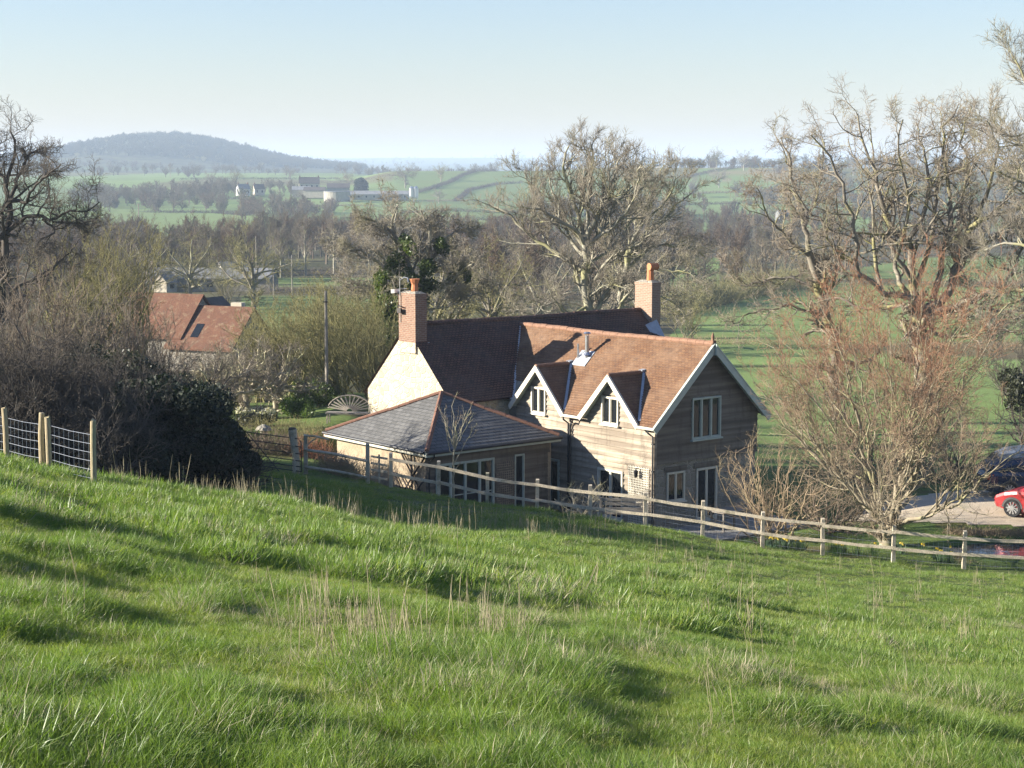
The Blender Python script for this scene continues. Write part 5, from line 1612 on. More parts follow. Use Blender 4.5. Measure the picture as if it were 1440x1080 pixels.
# -- buildings of the distance
def house(name, label, px, d, w, dep, h, rh, yaw, mw, mr, chim=0, wins=0, cat="house", dz=0.0):
    p = at(px, d, dz)
    e = empty(name, p, math.radians(yaw), label, cat)
    b = MB()
    b.prism([(-dep / 2, -.5), (dep / 2, -.5), (dep / 2, h), (0, h + rh), (-dep / 2, h)], 'x', -w / 2, w / 2)
    b.build("wall", mw, e)
    b = MB()
    for sg in (-1, 1):
        y0, z0 = sg * (dep / 2 + .3), h - .3 * rh / (dep / 2)
        t = .14
        b.hexa([(-w / 2 - .25, y0, z0), (w / 2 + .25, y0, z0), (w / 2 + .25, 0, h + rh + .03), (-w / 2 - .25, 0, h + rh + .03)],
               [(-w / 2 - .25, y0, z0 + t), (w / 2 + .25, y0, z0 + t), (w / 2 + .25, 0, h + rh + .03 + t), (-w / 2 - .25, 0, h + rh + .03 + t)])
    rf = b.build("roof", mr, e)
    for i in range(chim):
        x = -w / 2 + .6 + i * (w - 1.2)
        b = MB(); b.box(x - .45, -.35, h + rh - .5, x + .45, .35, h + rh + 1.0); b.box(x - .2, -.2, h + rh + 1.0, x + .2, .2, h + rh + 1.4)
        b.build("chimney", M['brick'], rf)
    for i in range(wins):
        x = -w / 2 + (i + .5) * w / wins
        b = MB(); b.box(x - .5, -dep / 2 - .06, h * .35, x + .5, -dep / 2 + .02, h * .75)
        b.build("window", M['glass'], e)
    return e
M['rust'] = m_noise("old_red_roof", (.165, .074, .04), (.12, .056, .034), 1.2, .9, .4, fine=8, c3=(.22, .15, .09), s3=2.2)
M['asb'] = m_noise("grey_sheet_roof", (.22, .22, .215), (.15, .15, .15), .6, .85, .2)
M['render'] = m_noise("white_render", (.60, .58, .52), (.52, .5, .44), .8, .9, .2)
M['stone_l'] = m_noise("pale_stone", (.48, .42, .32), (.38, .33, .25), 1, .9, .3)
M['concrete'] = m_noise("concrete", (.34, .31, .25), (.27, .25, .2), .5, .9, .2)
M['darkroof'] = m_noise("dark_roof", (.09, .075, .065), (.06, .05, .045), 1, .9, .2)
ba = house("barn", "long barn with a red tiled roof and skylight beyond the garden", 312, 146, 6.0, 6.4, 2.6, 2.9, -24, M['stone'], M['rust'], dz=-.5)
b = MB(); b.bar((-.9, -2.6, 3.22), (-.9, -1.5, 4.22), .95, .1, up=(0, -.67, .74)); o = b.build("skylight_frame", M['lead'], ba)
b = MB(); b.bar((-.9, -2.59, 3.29), (-.9, -1.51, 4.28), .72, .06, up=(0, -.67, .74)); b.build("skylight", M['glass'], o)
b = MB(); b.box(.9, .1, 5.0, 1.9, .7, 5.95); b.build("chimney", M['stone_l'], ba)
house("barn", "smaller red roofed barn mostly hidden by the brown scrub", 228, 149, 8, 6.2, 2.8, 3.0, -24, M['stone'], M['rust'], dz=.2)
house("barn", "black roofed barn just behind the red roof ridge", 290, 158, 4.5, 4.5, 3.0, 1.9, 62, M['stone'], M['darkroof'], dz=.4)
house("cottage", "white cottage half hidden behind the oaks beyond the red barn", 232, 296, 2.6, 3.0, 1.8, 1.4, 60, M['stone_l'], M['asb'], 0, 1)
house("shed", "long low grey roofed shed beside the lane", 302, 300, 20, 7, 2.2, 1.4, -4, M['stone'], M['asb'], 0, 3, "shed")
house("shed", "pale roofed outbuilding between the two oaks beyond the barn", 331, 316, 5, 4, 2.6, 1.4, 20, M['render'], M['asb'], 0, 1, "shed")
house("farmhouse", "white farmhouse standing left of the far farm", 342, 1240, 8, 6, 4.2, 3.2, 30, M['render'], M['asb'], 2, 3, dz=1)
house("farmhouse", "dark roofed house right beside the white farmhouse", 364, 1250, 7, 6, 4.0, 3.0, 20, M['stone_l'], M['darkroof'], 1, 2, dz=1)
house("farmhouse", "brown roofed farmhouse at the back of the far farmyard", 435, 1262, 14, 8, 5.5, 4.0, 8, M['stone_l'], M['darkroof'], 2, 4, dz=3)
house("barn", "pale open fronted barn at the left of the far farmyard", 424, 1215, 12, 9, 4.6, 2.2, 5, M['concrete'], M['asb'], dz=1)
house("barn", "pale timbered barn beside the round farm store", 443, 1205, 14, 9, 4.4, 2.2, -4, M['stone_l'], M['darkroof'], dz=1)
house("barn", "blue roofed barn right behind the round farm store", 476, 1225, 15, 11, 5.6, 2.8, 4, M['concrete'], M['darkroof'], dz=1)
house("cowshed", "long low cowshed stretching right from the round farm store", 532, 1190, 40, 12, 3.2, 2.2, 2, M['concrete'], M['asb'], 0, 8, "barn", dz=1)
p = at(474, 1160)
e = empty("slurry_store", p, 0, "round pale concrete slurry store in front of the farm barns", "store")
b = MB(); b.tube([(0, 0, -1), (0, 0, 6.0)], [8.5, 8.5], 28, True); b.build("wall", M['concrete'], e)
b = MB(); b.tube([(0, 0, 6.0), (0, 0, 6.5)], [8.7, 8.7], 28, True); b.build("rim", M['asb'], e)
for px, lab in ((579, "tall grey feed silo, the left of two by the cowshed"), (585, "tall grey feed silo, the right of two by the cowshed")):
    e = empty("silo", at(px, 1170), 0, lab, "silo")
    b = MB(); b.tube([(0, 0, 2), (0, 0, 3.2), (0, 0, 9), (0, 0, 10.4)], [.4, 1.7, 1.7, .5], 14); b.build("tank", M['steel'], e)
    for sx in (-1, 1):
        for sy in (-1, 1):
            b = MB(); b.bar((sx * 1.2, sy * 1.2, -1), (sx * 1.2, sy * 1.2, 4), .25, .25, up=(1, 0, 0)); b.build("leg", M['steel'], e)
p = at(508, 1250)
e = empty("cypress", p, 0, "dark green evergreen tree in the middle of the farm", "tree")
r_ = np.random.default_rng(4)
V, Q = leaves([(0, 0, 7), (1.5, 0, 5), (-1.5, .5, 5.5), (0, -1, 9.5), (2, 1, 8), (-2, 0, 9)], [(4.5, 4, 5), (4, 4, 4), (4, 4, 4), (3, 3, 3.5), (3, 3, 3), (3, 3, 3)], 5000, .5, r_, .3)
mesh_arr("crown", V, Q, M['evergreen'], e)
b = MB(); b.tube([(0, 0, -1), (0, 0, 6)], [.5, .3], 8); b.build("trunk", M['bark_dark'], e)
house("cottage", "tiny blue grey cottage among the trees on the right hand slope", 1100, 800, 5, 4, 2.4, 1.6, 20, M['asb'], M['asb'], 0, 2, dz=4)
house("cottage", "pale walled cottage seen through the leaning ash", 905, 900, 6, 5, 2.6, 2.0, 20, M['stone_l'], M['asb'], 1, 2, dz=3)

# -- poles beyond the garden
def pole(label, px, d, h, r=.085, arm=0.0):
    e = empty("utility_pole", at(px, d), 0, label, "pole")
    b = MB(); b.tube([(0, 0, -.3), (0, 0, h * .5), (0, 0, h)], [r, r * .9, r * .75], 8); b.build("shaft", M['bench'], e)
    b = MB()
    if arm:
        b.bar((-arm, 0, h - .3), (arm, 0, h - .3), .1, .12)
        for x in (-arm * .9, 0, arm * .9): b.tube([(x, 0, h - .24), (x, 0, h - .05)], .04, 6)
        b.build("crossarm", M['bench'], e)
    else:
        b.bar((-.12, -.1, h - .5), (.12, -.1, h - .5), .05, .05)
        b.build("bracket", M['black'], e)
pole("bare wooden pole rising from the olive bushes left of the white gable", 460, 84, 5.4)
pole("slim pole beyond the lane right of the two oaks", 411, 275, 6.6, .09)
pole("short slim pole beside the lane near the oak", 385, 272, 4.6, .08)
pole("slim pole behind the oak right of the red barn", 361, 300, 9, .09)
pole("wooden power pole with a crossarm in the far left field edge", 196, 600, 13, .22, 1.5)

# ------------------------------------------------------------------ fences, gate, seats
PX_POSTS = [(550, 59.2), (617, 58.9), (685, 58.5), (755, 58.1), (830, 57.6), (907, 57.1), (988, 56.7), (1072, 56.2), (1157, 55.8), (1256, 55.3), (1355, 54.9), (1462, 54.5), (1570, 54.1)]
r_ = random.Random(3)
fe = empty("post_and_rail_fence", at(907, 57.1), 0, "long weathered wooden post and rail fence between the field and the cottage garden", "fence")
f0 = np.array(fe.location)
posts = [at(*q) for q in PX_POSTS]
for i, p in enumerate(posts):
    q = p - f0
    h = 1.16 + r_.uniform(-.03, .04)
    lean = np.array([r_.uniform(-.02, .02), r_.uniform(-.02, .02), 0])
    b = MB()
    b.hexa([q + [-.06, -.06, -.3], q + [.06, -.06, -.3], q + [.06, .06, -.3], q + [-.06, .06, -.3]],
           [q + lean + [-.055, -.055, h], q + lean + [.055, -.055, h], q + lean + [.055, .055, h + .03], q + lean + [-.055, .055, h + .03]])
    b.build("post", M['wood'], fe)
for p, q in zip(posts, posts[1:]):
    for z in (.98, .48):
        a, c = p - f0 + [0, -.085, z + r_.uniform(-.03, .03)], q - f0 + [0, -.085, z + r_.uniform(-.03, .03)]
        mid = (a + c) / 2 + [0, 0, r_.uniform(-.03, .01)]
        d_ = (c - a) / np.linalg.norm(c - a)
        b = MB(); b.bar(a - d_ * .05, mid, .038, .095 + r_.uniform(-.01, .01)); b.bar(mid, c + d_ * .04, .037, .093 + r_.uniform(-.01, .01))
        b.build("rail", M['wood'], fe)
b = MB()
for p, q in list(zip(posts, posts[1:]))[5:]:
    for z in (.12, .3, .62, .8):
        b.tube([p - f0 + [0, .065, z], (p + q) / 2 - f0 + [0, .065, z - .01], q - f0 + [0, .065, z]], .0025, 3, False)
    n = 14
    for i in range(1, n):
        c = p + (q - p) * i / n - f0
        b.tube([c + [0, .066, .05], c + [0, .066, .82]], .002, 3, False)
b.build("wire_netting", M['wire'], fe)

# old garden fence, cleft posts and rails left of the little gate
fe2 = empty("garden_fence", at(475, 60.2), 0, "old grey garden fence of cleft posts and crooked rails before the tawny hedge", "fence")
f0 = np.array(fe2.location)
ps = [at(430, 60.9), at(517, 59.8)]
for i, p in enumerate(ps):
    q = p - f0
    b = MB(); b.hexa([q + [-.07, -.07, -.3], q + [.07, -.07, -.3], q + [.07, .07, -.3], q + [-.07, .07, -.3]], [q + [-.05, -.06, 1.35], q + [.07, -.05, 1.32], q + [.07, .06, 1.35], q + [-.05, .05, 1.38]])
    b.build("post", M['wood'], fe2)
a, c = ps[0] - f0, ps[1] - f0
for z0, z1 in ((.85, .78), (.25, .22)):
    b = MB(); b.tube([a + [0, -.09, z0], (a + c) / 2 + [0, -.1, (z0 + z1) / 2 + .04], c + [0, -.09, z1]], [.055, .05, .05], 6); b.build("rail", M['wood'], fe2)
b = MB(); b.tube([a + [-.05, -.05, 1.33], a + [.35, 0, 1.30], a + [.8, .05, 1.18]], [.04, .035, .03], 6)
b.tube([a + [.05, 0, .95], a + [.2, 0, 1.12], a + [.42, 0, 1.27]], [.025, .025, .02], 6); b.build("brace", M['wood'], fe2)
# little wicket between two posts
wg = empty("wicket_gate", at(534, 59.6), 0, "small low wooden wicket between two fence posts in front of the extension", "gate")
f0 = np.array(wg.location)
a, c = at(522, 59.7) - f0, at(545, 59.3) - f0
b = MB()
for z in (.95, .72, .5, .25): b.bar(a + [0, 0, z], c + [0, 0, z], .03, .07)
b.build("rails", M['wood'], wg)
b = MB(); b.bar((a + c) / 2 + [0, .02, .1], (a + c) / 2 + [0, .02, 1.05], .06, .03, up=(0, 1, 0)); b.build("stile", M['wood'], wg)

# iron field gate and its old posts
ig = empty("field_gate", at(390, 61.0), 0, "rusty five bar iron field gate beside the dark domed bush", "gate")
f0 = np.array(ig.location)
a, c = at(336, 61.6) - f0, at(424, 60.6) - f0
dx = unit(c - a)
top, bot = 1.22, .12
for z in (1.22, .95, .70, .46, .26, .1):
    b = MB(); b.tube([a + [0, 0, z], c + [0, 0, z] - dx * (.1 if z == top else 0), c + [0, 0, z - (.12 if z == top else 0)]], .018, 6); b.build("bar", M['iron_gate'], ig)
b = MB()
b.tube([c + [0, 0, 1.12], c + [0, 0, .1]], .02, 6); b.tube([a + [0, 0, 1.22], a + [0, 0, .1]], .02, 6); b.tube([a + [.25, 0, 1.22], c + [-.75, 0, .1]], .016, 6)
b.build("frame", M['iron_gate'], ig)
gp = empty("gate_post", at(416, 60.8), 0, "dark leaning old gate post at the end of the iron gate", "post")
b = MB(); b.tube([(0, 0, -.3), (.02, 0, .5), (-.06, 0, 1.1), (-.1, 0, 1.52)], [.14, .13, .13, .15], 9); b.build("shaft", M['wood'], gp)
b = MB(); b.tube([(-.1, 0, 1.50), (-.1, 0, 1.58)], [.15, .12], 9); b.build("cap", M['bark_dark'], gp)

# stock fence of round posts on the brow
sf = empty("wire_stock_fence", at(66, 31.6), 0, "pale round post and wire netting fence on the grassy brow at left", "fence")
f0 = np.array(sf.location)
SP = [(-62, 33.6, 1.06), (10, 33.0, 1.06), (60, 31.8, 1.08), (70, 31.7, 1.02), (132, 30.6, 1.12)]
sp = [at(px, d) for px, d, h in SP]
for p, (_, _, h) in zip(sp, SP):
    q = p - f0
    b = MB(); b.tube([q + [0, 0, -.3], q + [r_.uniform(-.015, .015), 0, h * .6], q + [r_.uniform(-.03, .03), 0, h - .01], q + [r_.uniform(-.03, .03), 0, h]], [.052, .05, .05, .043], 10)
    b.build("post", M['post'], sf)
b = MB()
for p, q in ((sp[0], sp[1]), (sp[1], sp[2]), (sp[3], sp[4])):
    for z in (.1, .25, .4, .55, .7, .86):
        b.tube([p - f0 + [0, .03, z], (p + q) / 2 - f0 + [0, .03, z - .015], q - f0 + [0, .03, z]], .0042, 3, False)
    n = 9
    for i in range(1, n):
        c = p + (q - p) * i / n - f0
        b.tube([c + [0, .032, .06], c + [.01, .032, .86]], .0035, 3, False)
b.build("wire_netting", M['wire'], sf)

# garden bench with its back to the fence, fan backed seat, staddle stone, table
be = empty("garden_bench", at(876, 58.6), math.radians(-6), "weathered slatted garden bench standing with its back to the fence", "bench")
be.location.z = at(876, 57.1)[2] - .33
for i, z in enumerate((.86, .72, .56, .42)):
    b = MB(); b.box(-.78, -.02 - i * .0, z - .05, .78, .03, z + .05); b.build("back_slat", M['bench'], be)
for x in (-.78, .72):
    b = MB(); b.box(x, -.04, -.2, x + .07, .045, .93); b.build("leg", M['bench'], be)
    b = MB(); b.box(x, .5, -.2, x + .07, .57, .62); b.build("leg", M['bench'], be)
    b = MB(); b.box(x - .01, .046, .60, x + .08, .62, .64); b.build("arm_rest", M['bench'], be)
b = MB()
for i in range(5): b.box(-.7, .06 + i * .1, .38, .7, .145 + i * .1, .41)
b.build("seat", M['bench'], be)

fb = empty("fan_back_seat", at(491, 76), math.radians(-8), "silvery wooden seat with a fan shaped back on the upper lawn", "bench")
b = MB()
for i in range(13):
    t = math.radians(12 + i * 13)
    b.bar((.12 * math.cos(t), .1, .48 + .1 * math.sin(t)), (.95 * math.cos(t), .2, .5 + .62 * math.sin(t)), .055, .03, up=(0, 1, 0))
b.build("fan_back", M['bench'], fb)
b = MB(); b.tube([(.97 * math.cos(math.radians(8 + i * 164 / 15)), .2, .5 + .64 * math.sin(math.radians(8 + i * 164 / 15))) for i in range(16)], .035, 6); b.build("back_rail", M['bench'], fb)
b = MB(); b.box(-.95, -.4, .40, .95, .1, .46); b.build("seat", M['bench'], fb)
for x in (-.9, .84):
    for y in (-.38, .05):
        b = MB(); b.box(x, y, -.1, x + .06, y + .06, .40); b.build("leg", M['bench'], fb)
st = empty("staddle_stone", at(371, 70), 0, "mushroom shaped old stone ornament in the garden border", "stone ornament")
b = MB(); b.tube([(0, 0, -.1), (0, 0, .4)], [.22, .13], 10); b.build("stem", M['stone'], st)
b = MB(); b.tube([(0, 0, .4), (0, 0, .44), (0, 0, .55), (0, 0, .66)], [.2, .33, .27, .06], 12); b.build("cap", M['stone'], st)
tb = empty("garden_table", from_house(2.6, -1.2, .05), HYAW, "dark low garden table on the paving before the gable door", "table")
b = MB(); b.box(-.7, -.4, .68, .7, .4, .72); b.build("top", M['bench'], tb)
for x in (-.62, .56):
    for y in (-.34, .28):
        b = MB(); b.box(x, y, 0, x + .06, y + .06, .68); b.build("leg", M['bench'], tb)
# pale blossom heap in the garden, evergreen shrubs
M['blossom'] = m_leaf("white_blossom", (.75, .72, .66), (.6, .58, .5), .3, .6, 3)
M['leafgreen'] = m_leaf("fresh_green_leaves", (.10, .15, .03), (.06, .10, .02), .35, .5, 3)
for px, d, lab, m, rx, rz, n in ((358, 80, "heap of white blossom on a low shrub in the garden", 'blossom', .95, .35, 2600), (420, 79, "fresh green leafy shrub beside the white blossom", 'leafgreen', .8, .6, 2600),
                                 (362, 76, "dark green clipped shrub just below the white blossom", 'evergreen2', .9, .4, 2600), (345, 68, "yellow green leafy shrub behind the iron gate", 'leafgreen', 1.0, .4, 2400),
                                 (440, 84, "deep green laurel below the wooden pole", 'ivy', 1.1, .9, 4000)):
    e = empty("garden_shrub", at(px, d), 0, lab, "shrub")
    r2 = np.random.default_rng(int(px))
    cs = [(r2.uniform(-rx, rx) * .7, r2.uniform(-.4, .4), rz * r2.uniform(.5, 1.1)) for _ in range(9)]
    V, Q = leaves(cs, [(rx * .45, .4, rz * .55)] * 9, n, .055, r2, .4); mesh_arr("leaves", V, Q, M[m], e)
    b = MB()
    for c in cs: b.tube([(c[0] * .2, c[1] * .2, -.1), (c[0] * .7, c[1] * .7, c[2] * .6), c], [.02, .015, .006], 4)
    b.build("stems", M['twig_brown'], e)
leafy("yew", "dark evergreen bush beneath the mossy oak at the right edge", at(1440, 78), [(0, 0, 3.6, 1.2, 1.2, .9), (.8, 0, 2.8, 1.3, 1.2, 1.1)], 5000, .08, M['evergreen2'], 35, 8, 'bark_dark', 4)

# ------------------------------------------------------------------ cars on the drive
M['car_red'] = m_plain("red_car_paint", (.30, .03, .032), .22, .15, .6, .04)
M['car_blue'] = m_plain("dark_blue_car_paint", (.03, .045, .08), .2, .3, .6, .04)
M['car_silver'] = m_plain("grey_blue_car_paint", (.16, .19, .24), .22, .5, .6, .04)
M['tyre'] = m_plain("tyre_rubber", (.02, .02, .021), .85, 0, .2)
M['alloy'] = m_plain("alloy_wheel", (.5, .5, .5), .3, .8, .5)
M['lamp'] = m_plain("red_lamp_glass", (.35, .01, .01), .1, 0, .7)
M['plastic'] = m_plain("grey_plastic_trim", (.06, .06, .06), .6, 0, .3)
def car(label, loc, yaw, paint):
    """Hatchback, x forward. Lofted body from cross sections, glass, wheels, lamps."""
    e = empty("car", loc, yaw, label, "car")
    # x, half width, sill z, waist z, roof z, roof half width
    S_ = [(-2.05, .70, .42, .80, .80, .66), (-1.98, .80, .30, .93, .95, .70), (-1.75, .86, .24, .98, 1.28, .60), (-1.35, .88, .22, .98, 1.46, .58), (-.5, .88, .20, .96, 1.52, .60), (.25, .88, .20, .95, 1.48, .59),
          (.75, .88, .20, .94, 1.22, .64), (1.12, .87, .22, .93, .97, .70), (1.6, .85, .24, .84, .86, .70), (1.95, .78, .30, .70, .72, .62), (2.08, .62, .38, .58, .58, .5)]
    ring = []
    for x, w, zs, zw_, zr, wr in S_:
        ring.append([(x, -w * .92, zs), (x, -w, zs + .16), (x, -w, zw_ - .1), (x, -w * .96, zw_), (x, -wr, zr - .04), (x, -wr * .8, zr), (x, wr * .8, zr), (x, wr, zr - .04), (x, w * .96, zw_), (x, w, zw_ - .1), (x, w, zs + .16), (x, w * .92, zs)])
    b = MB()
    n = len(ring[0])
    for A, B in zip(ring, ring[1:]):
        for i in range(n):
            j = (i + 1) % n
            b.face([A[i], A[j], B[j], B[i]], sm=True)
    b.face(ring[0]); b.face(ring[-1][::-1])
    body = b.build("body", M[paint], e)
    g = MB()
    for sg in (-1, 1):
        for i0, i1 in ((2, 4), (4, 6)):
            q = []
            for i, t in ((i0, 0), (i1, 0), (i1, 1), (i0, 1)):
                x, w, zs, zw_, zr, wr = S_[i]
                lo, hi = np.array([x, sg * w * .965, zw_ + .05]), np.array([x, sg * (wr + .012), zr - .09])
                q.append(lo if t == 0 else hi)
            q[0] = q[0] + [.06, 0, 0]; q[3] = q[3] + [.06, 0, 0]
            g.face(q if sg < 0 else q[::-1])
    q = [(-1.99, -.6, 1.0), (-1.99, .6, 1.0), (-1.79, .52, 1.26), (-1.79, -.52, 1.26)]
    g.face([(x - .02, y, z + .02) for x, y, z in q][::-1])
    g.face([(1.08, -.62, 1.01), (1.08, .62, 1.01), (.42, .55, 1.43), (.42, -.55, 1.43)])
    g.build("window", M['glass'], e)
    for x in (-1.28, 1.28):
        for sg in (-1, 1):
            w_ = empty("wheel", (0, 0, 0)); w_.parent = e
            y = sg * .80
            t = MB()
            prof = [(.23, -.09), (.31, -.10), (.325, -.06), (.325, .06), (.31, .10), (.23, .09)]
            for k in range(24):
                a0, a1 = k * math.pi / 12, (k + 1) * math.pi / 12
                for (r0, y0), (r1, y1) in zip(prof, prof[1:]):
                    t.face([(x + r0 * math.cos(a0), y + y0, .325 + r0 * math.sin(a0)), (x + r1 * math.cos(a0), y + y1, .325 + r1 * math.sin(a0)), (x + r1 * math.cos(a1), y + y1, .325 + r1 * math.sin(a1)), (x + r0 * math.cos(a1), y + y0, .325 + r0 * math.sin(a1))], sm=True)
            t.build("tyre", M['tyre'], w_)
            t = MB(); yo = y + sg * .085
            t.tube([(x, yo - sg * .05, .325), (x, yo - sg * .03, .325)], .225, 20)
            for k in range(10):
                a = k * math.pi / 5
                t.bar((x + .05 * math.cos(a), yo, .325 + .05 * math.sin(a)), (x + .22 * math.cos(a), yo, .325 + .22 * math.sin(a)), .04, .03, up=(0, 1, 0))
            t.tube([(x, yo - .02, .325), (x, yo + .02, .325)], .06, 10)
            t.build("rim", M['alloy'], w_)
            # dark arch around the wheel
            t = MB()
            for k in range(12):
                a0, a1 = k * math.pi / 12, (k + 1) * math.pi / 12
                ya = sg * .884
                t.face([(x + .335 * math.cos(a0), ya, .33 + .335 * math.sin(a0)), (x + .385 * math.cos(a0), ya, .33 + .385 * math.sin(a0)), (x + .385 * math.cos(a1), ya, .33 + .385 * math.sin(a1)), (x + .335 * math.cos(a1), ya, .33 + .335 * math.sin(a1))])
                t.face([(x + .335 * math.cos(a0), ya, .33 + .335 * math.sin(a0)), (x + .335 * math.cos(a1), ya, .33 + .335 * math.sin(a1)), (x + .2 * math.cos(a1), ya + sg * -.002, .33 + .2 * math.sin(a1)), (x + .2 * math.cos(a0), ya + sg * -.002, .33 + .2 * math.sin(a0))])
            t.build("wheel_arch", M['plastic'], e)
    for sg in (-1, 1):
        b = MB(); b.hexa([(-2.06, sg * .62 - .1, .72), (-1.9, sg * .74 - .08, .72), (-1.9, sg * .74 + .08, .72), (-2.06, sg * .62 + .1, .72)], [(-2.04, sg * .62 - .1, .92), (-1.88, sg * .74 - .08, .94), (-1.88, sg * .74 + .08, .94), (-2.04, sg * .62 + .1, .92)])
        b.build("tail_lamp", M['lamp'], e)
        b = MB(); b.hexa([(1.8, sg * .66 - .12, .58), (2.0, sg * .6 - .1, .56), (2.0, sg * .6 + .12, .56), (1.8, sg * .66 + .15, .58)], [(1.75, sg * .66 - .12, .72), (1.95, sg * .6 - .1, .68), (1.95, sg * .6 + .12, .68), (1.75, sg * .66 + .15, .72)])
        b.build("headlight", M['alloy'], e)
        b = MB(); b.box(.55, sg * .97 - .09, .98, .7, sg * .97 + .09, 1.1); b.build("wing_mirror", M[paint], e)
        b = MB(); b.box(-.85, sg * .885 - .015, .24, .85, sg * .885 + .015, .36); b.build("sill_trim", M['plastic'], e)
    b = MB(); b.box(-2.09, -.6, .36, -2.02, .6, .52); b.build("rear_bumper", M['plastic'], e)
    return e
p = at(1424, 62.6)
car("red hatchback parked on the gravel with its bonnet in view at the right edge", (p[0] + 1.495, p[1] - .21, p[2] + .02), math.radians(140), 'car_red')
p = at(1406, 66.6)
car("dark blue car parked on the drive just behind the red hatchback", (p[0] + 1.3, p[1] + .3, p[2] + .02), math.radians(8), 'car_blue')
p = at(1424, 69.6)
car("dark grey blue car parked farthest back beyond the red hatchback", (p[0] + 1.2, p[1] + .4, p[2] + .02), math.radians(10), 'car_silver')

# ------------------------------------------------------------------ daffodils by the fence
M['daff'] = m_leaf("daffodil_yellow", (.8, .62, .06), (.75, .55, .05), .3, .5, 5)
M['daffleaf'] = m_leaf("daffodil_leaves", (.06, .11, .05), (.05, .09, .04), .3, .5, 5)
first = None
r2 = np.random.default_rng(12)
for i in range(26):
    px = r2.choice([r2.uniform(1080, 1130), r2.uniform(1160, 1240), r2.uniform(1262, 1340)]); d = 56.4 + r2.uniform(.2, 1.6) - (px - 1080) / 260
    loc = at(px, d)
    if first is None:
        e = empty("daffodil_clump", loc, 0)
        st_ = MB(); fl_ = MB()
        for j in range(22):
            a = r2.uniform(0, 6.28); rr = r2.uniform(0, .14); h = r2.uniform(.18, .34); x, y = rr * math.cos(a), rr * math.sin(a)
            st_.face([(x - .012, y, 0), (x + .012, y, 0), (x * 1.9 + .004, y * 1.9, h), (x * 1.9 - .004, y * 1.9, h)])
        for j in range(3):
            a = r2.uniform(0, 6.28); x, y, h = .08 * math.cos(a), .08 * math.sin(a), r2.uniform(.3, .38)
            st_.tube([(x * .5, y * .5, 0), (x, y, h)], .005, 4)
            fl_.tube([(x, y - .0, h), (x, y - .03, h), (x, y - .05, h + .005)], [.014, .016, .02], 7)
            for k in range(6):
                t = k * math.pi / 3
                fl_.face([(x, y, h), (x + .02 * math.cos(t + .4), y - .004, h + .02 * math.sin(t + .4)), (x + .05 * math.cos(t), y, h + .05 * math.sin(t)), (x + .02 * math.cos(t - .4), y - .004, h + .02 * math.sin(t - .4))])
        st_.build("leaves", M['daffleaf'], e); fl_.build("flowers", M['daff'], e)
        first = e
    else:
        e = copy_tree(first); e.location = loc
    e.rotation_euler = (0, 0, r2.uniform(-.8, .8))
    tag(e, "clump of yellow daffodils in the grass behind the fence", "flower", "daffodils along the fence")

# ------------------------------------------------------------------ grass
M['grass'] = m_leaf("meadow_grass", (.255, .31, .055), (.19, .255, .045), .45, .45, .5, (1.2, 1.25, .5))
M['grass2'] = m_leaf("rank_grass", (.125, .21, .04), (.165, .25, .048), .45, .42, .5, (1.2, 1.25, .5))
M['straw'] = m_leaf("dry_grass", (.46, .41, .27), (.38, .33, .20), .35, .6, 2, (1.0, 1.0, .9))
def speckle(m, amt):
    """Blade to blade variation of colour."""
    t = m.node_tree
    b = t.nodes["Principled BSDF"]
    src = b.inputs["Base Color"].links[0].from_socket
    g = t.nodes.new("ShaderNodeNewGeometry"); n = t.nodes.new("ShaderNodeTexNoise"); n.inputs["Scale"].default_value = 28; n.inputs["Detail"].default_value = 1
    r = t.nodes.new("ShaderNodeMapRange"); x = t.nodes.new("ShaderNodeMix"); x.data_type = 'RGBA'; x.inputs[7].default_value = (.36, .33, .13, 1)
    t.links.new(g.outputs["Position"], n.inputs["Vector"]); t.links.new(n.outputs[0], r.inputs[0])
    r.inputs[1].default_value, r.inputs[2].default_value, r.inputs[4].default_value = .45, .75, amt
    t.links.new(r.outputs[0], x.inputs[0]); t.links.new(src, x.inputs[6]); t.links.new(x.outputs[2], b.inputs["Base Color"])
speckle(M['grass'], .7); speckle(M['grass2'], .45)
def clump(name, n, h, w, spread, lean, m, seed, segs=3):
    r = np.random.default_rng(seed)
    a, rr = r.uniform(0, 6.28, n), spread * np.sqrt(r.random(n))
    st = np.stack([rr * np.cos(a), rr * np.sin(a), np.full(n, -.03)], -1)
    out = np.stack([np.cos(a), np.sin(a), np.zeros(n)], -1) * (rr / spread)[:, None] + r.normal(0, .5, (n, 3)) * [1, 1, 0]
    d = unit(np.array([0, 0, 1]) + out * lean)
    L = h * r.uniform(.45, 1.15, n)
    pts = grow(st, d, L, segs, .20, np.array([0, 0, -.10]), r)
    # bend outwards towards the tip
    side = unit(np.cross(d, r.normal(0, 1, (n, 3))))
    wd = w * r.uniform(.7, 1.3, n)
    tp = np.array([1, .9, .6, .08]) if segs == 3 else np.array([1, .75, .08])
    Lp = pts - side[:, None, :] * (wd[:, None] * tp)[:, :, None] / 2; Rp = pts + side[:, None, :] * (wd[:, None] * tp)[:, :, None] / 2
    V = np.stack([Lp, Rp], 2).reshape(-1, 3)
    k1 = segs + 1
    base = (np.arange(n)[:, None] * k1 + np.arange(segs)[None, :]) * 2
    Q = np.stack([base, base + 1, base + 3, base + 2], -1).reshape(-1, 4)
    o = mesh_arr(name, V, Q, m, smooth=True)
    COL.objects.unlink(o)
    return o
near = [clump("grass_tuft", 96, .095, .0034, .15, 1.0, M['grass'], 401), clump("grass_tuft", 96, .115, .0032, .13, .85, M['grass2'], 402), clump("grass_tuft", 90, .075, .0036, .16, 1.4, M['grass'], 403), clump("dry_tuft", 26, .14, .0036, .13, .8, M['straw'], 404)]
